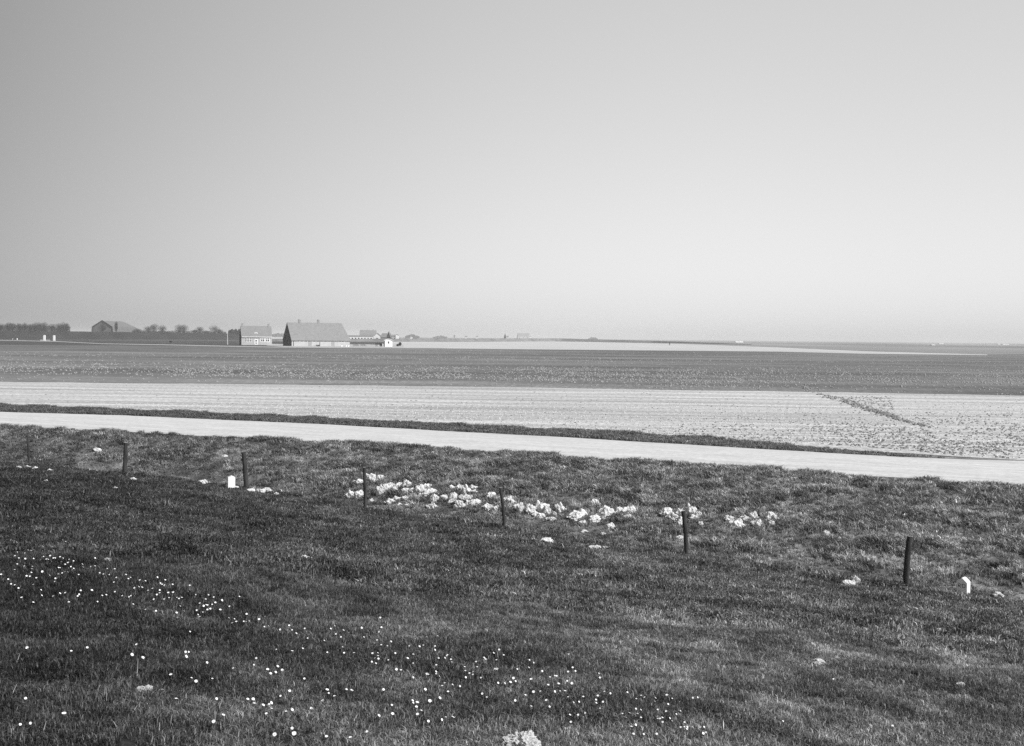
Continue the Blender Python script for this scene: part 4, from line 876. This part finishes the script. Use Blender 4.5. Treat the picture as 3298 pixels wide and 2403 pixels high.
# ------------------------------------------------------------------ distant farms
def far_barn():
    dp = 1000; b = far(298, dp, 0.75); s = dp / F; root = empty('far_barn', b, R(-9.5)); tag(root, 'big old barn with a broken-pitched gable behind the far left dyke', 'barn')
    W = 62 * s / math.cos(R(30)) * .97; L = 46; zA = 5.5 + 41 * s; zS = 5.5 + 21 * s
    prof = [(0, 0), (W, 0), (W, zS * .55), (W * .96, zS - .75), (W / 2, zA - .75), (W * .04, zS - .75), (0, zS * .55)]
    w = MB(); w.prism(prof, 'y', 0, .4); w.build('gable', M['tile_dark'], root)
    sd = MB(); sd.box(0.2, W - .2, .42, L, 0, zS * .55); sd.build('wall', M['tile_dark'], root)
    r = MB(); hp = 11
    P_ = [(-.4, -.3, zS * .5), (0.3, -.3, zS - .5), (W / 2, -.3, zA - .5), (W - .3, -.3, zS - .5), (W + .4, -.3, zS * .5)]
    Q_ = [(-.4, L + .4, zS * .5), (0.3, L - 2, zS - .5), (W / 2, L - hp, zA - .5), (W - .3, L - 2, zS - .5), (W + .4, L + .4, zS * .5)]
    r.add(P_ + Q_, [(0, 1, 6, 5), (1, 2, 7, 6), (2, 3, 8, 7), (3, 4, 9, 8), (5, 6, 8, 9), (6, 7, 8)])
    rf = r.build('roof', M['tile_dark'], root)
    v = MB(); 
    for (xa, za), (xb, zb) in (((-.4, zS * .5), (.0, zS)), ((0, zS), (W / 2, zA + .1)), ((W / 2, zA + .1), (W, zS)), ((W, zS), (W + .4, zS * .5))): v.tube([(xa, -.45, za - .3), (xb, -.45, zb - .3)], .38, 5)
    v.build('verge_board', M['timber'], root)
    d = MB(); d.box(W * .44, W * .56, -.05, 0, zS + .5, zS + 2); d.build('hatch', M['timber'], root)
far_barn()
def simple_house(px0, px1, depth, ey, ry, rz, label, wall='white', roof='tile', gable_front=False, dpt=8, name='distant_house', cat='house', win=0, chim=(), side=None, hip=0.0):
    b = far(px0, depth); s = depth / F; W = (px1 - px0) * s; H = 5.5 + (hz(px0) - ey) * s - ZF; RZ = 5.5 + (hz(px0) - ry) * s - ZF; root = empty(name, b, R(rz)); tag(root, label, cat)
    w = MB()
    if gable_front: w.prism([(0, 0), (W, 0), (W, H), (W / 2, RZ), (0, H)], 'y', 0, dpt)
    else: w.prism([(0, 0), (dpt, 0), (dpt, H), (dpt / 2, RZ), (0, H)], 'x', 0, W)
    w.build('wall', M[wall], root); r = MB(); e = .3
    if gable_front:
        r.prism([(-e, H - .1), (W / 2, RZ + .1), (W / 2, RZ + .4), (-e, H + .2)], 'y', -.2, dpt); r.prism([(W + e, H - .1), (W / 2, RZ + .1), (W / 2, RZ + .4), (W + e, H + .2)], 'y', -.2, dpt)
    else:
        r.prism([(-e, H - .1), (dpt / 2, RZ + .1), (dpt / 2, RZ + .4), (-e, H + .2)], 'x', -.2, W + .2); r.prism([(dpt + e, H - .1), (dpt / 2, RZ + .1), (dpt / 2, RZ + .4), (dpt + e, H + .2)], 'x', -.2, W + .2)
    rf = r.build('roof', M[roof], root)
    if side:
        g_ = MB(); g_.prism([(0, 0), (dpt, 0), (dpt, H), (dpt / 2, RZ + .3), (0, H)], 'x', *((-.25, -.01) if side == 'left' else (W + .01, W + .25))); g_.build('side_wall', M['wall_dark_or_shaded'], root)
    for k in range(win): window(root, W * (k + .5) / win, H * .3, min(1.6, W / win * .5), H * .45, bars=(0, 0), m='door')
    for c in chim:
        ch = MB(); cy = dpt / 2; ch.box(c * W - .4, c * W + .4, cy - .4, cy + .4, RZ - .5, RZ + 1.4); ch.build('chimney', M['brick_far'], rf)
simple_house(1160, 1212, 1250, 1079, 1064, 10, 'faint long roof with two chimneys in the haze right of the big barn', wall='brick', win=5, chim=(.45, .82), dpt=11)
simple_house(1120, 1200, 1130, 1084, 1080.5, 8, 'very long low pale shed in the haze right of the big barn', wall='white', win=8, dpt=6)
simple_house(1203, 1226, 1060, 1084, 1074, 0, 'pale distant house with its gable end and one dark window to the front', wall='white', gable_front=True, win=1, dpt=10)
simple_house(1227, 1254, 1060, 1087, 1074.5, -8, 'distant farm building with a long tiled roof directly behind the white hut', wall='brick', win=3, dpt=9)
simple_house(1245, 1257, 1045, 1088, 1069, 0, 'distant steep dark pointed gable rising above the white hut', wall='wall_dark_or_shaded', roof='tile_dark', gable_front=True, dpt=8)
simple_house(1274, 1282, 1120, 1080, 1077.5, 0, 'small bright white cube of a house right of the white hut', wall='white', gable_front=True, dpt=5)
simple_house(1258, 1274, 1120, 1084, 1079, 8, 'faint low roof joining the small bright white house', wall='brick', win=2, dpt=6)
simple_house(1321, 1327, 1130, 1085, 1083.5, 0, 'tiny white shed with a dark left side standing alone in the far fields', wall='white', side='left', dpt=4, name='distant_shed', cat='shed')
simple_house(1461, 1465, 1700, 1083, 1079, 0, 'tiny faint gabled shed in the haze near the middle of the horizon', wall='brick_far', gable_front=True, dpt=5, name='distant_shed', cat='shed')
simple_house(1623, 1630, 1500, 1087, 1074.5, 0, 'tiny steep dark pointed barn on the horizon near the picture centre', wall='wall_dark_or_shaded', roof='tile_dark', gable_front=True, dpt=8, name='distant_barn', cat='barn')
simple_house(1631, 1638, 1550, 1086, 1083, 0, 'tiny white house touching the pointed dark barn on the horizon', wall='white', dpt=6)
simple_house(1668, 1706, 3600, 1083, 1073, 12, 'very faint wide barn on the horizon right of the pointed one', wall='brick', win=3, dpt=14, name='distant_barn', cat='barn')
simple_house(1706, 1711, 3500, 1085, 1083, 0, 'tiny white house at the right end of the very faint wide barn', wall='white', dpt=6)
simple_house(1497, 1504, 2000, 1086, 1082, 0, 'tiny pale house in the haze left of the pointed barn', wall='white', dpt=7)
simple_house(1533, 1539, 1900, 1086, 1083, 0, 'tiny white house in the haze between two others on the horizon', wall='white', dpt=7)
simple_house(2369, 2394, 2050, 1100.6, 1099.6, 3, 'long low white shed on the right horizon with a dark left end', wall='white', roof='white', side='left', dpt=5, name='distant_shed', cat='shed')
for i, (px, py, w_) in enumerate(((3007, 1113, 10), (3032, 1108, 14), (3218, 1110, 8), (3240, 1111, 20))):
    dp = 4.75 * F / (py - hz(px) + .01); b = far(px, dp); s = dp / F; simple_house(px - w_ / 2, px + w_ / 2, dp, py - 1.6, py - 2.3, 0, 'tiny white building far off on the right plain, %s from the left of four' % ORD[i], wall='white', roof='white', dpt=8)
b = far(2157, 900); mb = MB(); mb.tube([(0, 0, 0), (0, 0, 1.3), (0, 0, 2.6)], [.35, .33, .30], 7); o = mb.build('marker_post', M['timber']); o.location = b; tag(o, 'single small dark post on the pale right horizon', 'post')
def woods(px0, px1, depth, hpx, label, n_=2500, seed=0):
    r = random.Random(seed); s = depth / F; a_ = far(px0, depth); c_ = far(px1, depth); co = []; fs = []
    for k in range(n_):
        t = r.random(); p_ = a_.lerp(c_, t); hh = hpx * s * (.5 + .5 * math.sin(t * math.pi)) * (.6 + .4 * float(fbm(np.array(t * 14.), np.array(1.), seed, 3)) * 1.6); q = p_ + Vector((0, r.uniform(-8, 8), r.random() * hh)); sz = .9
        u_ = Vector((r.gauss(0, 1), r.gauss(0, 1), r.gauss(0, 1))).normalized() * sz; w_ = u_.orthogonal().normalized() * sz; bb = len(co); co.extend([tuple(q - u_ - w_), tuple(q + u_ - w_), tuple(q + u_ + w_), tuple(q - u_ + w_)]); fs.append((bb, bb + 1, bb + 2, bb + 3))
    o = mesh_np('distant_trees', co, fs, M['leaf']); tag(o, label, 'distant trees', kind='stuff')
woods(874, 925, 3400, 13, 'hazy line of trees between farmhouse and barn', seed=1)
woods(1305, 1350, 3300, 13, 'hazy clump of far trees right of the white hut', seed=2)
woods(1395, 1440, 3600, 9, 'faint low trees on the horizon right of the farm', seed=3)
woods(1895, 1925, 3800, 9, 'very faint clump of trees on the middle horizon', seed=4)

# ------------------------------------------------------------------ haze
hb = MB(); hb.box(-9000, 9000, -60, 21000, -3, 24)
hm = bpy.data.materials.new('haze_air'); hm.use_nodes = True; n = hm.node_tree; n.nodes.clear(); ho = n.nodes.new('ShaderNodeOutputMaterial'); pv = n.nodes.new('ShaderNodeVolumePrincipled')
pv.inputs['Color'].default_value = (.86, .86, .86, 1); pv.inputs['Density'].default_value = .00020; pv.inputs['Anisotropy'].default_value = 0.0
n.links.new(pv.outputs[0], ho.inputs['Volume'])
hz_o = hb.build('haze', hm); tag(hz_o, kind='stuff')
hz_o['label'] = 'pale spring haze over the whole polder'; hz_o['category'] = 'haze'
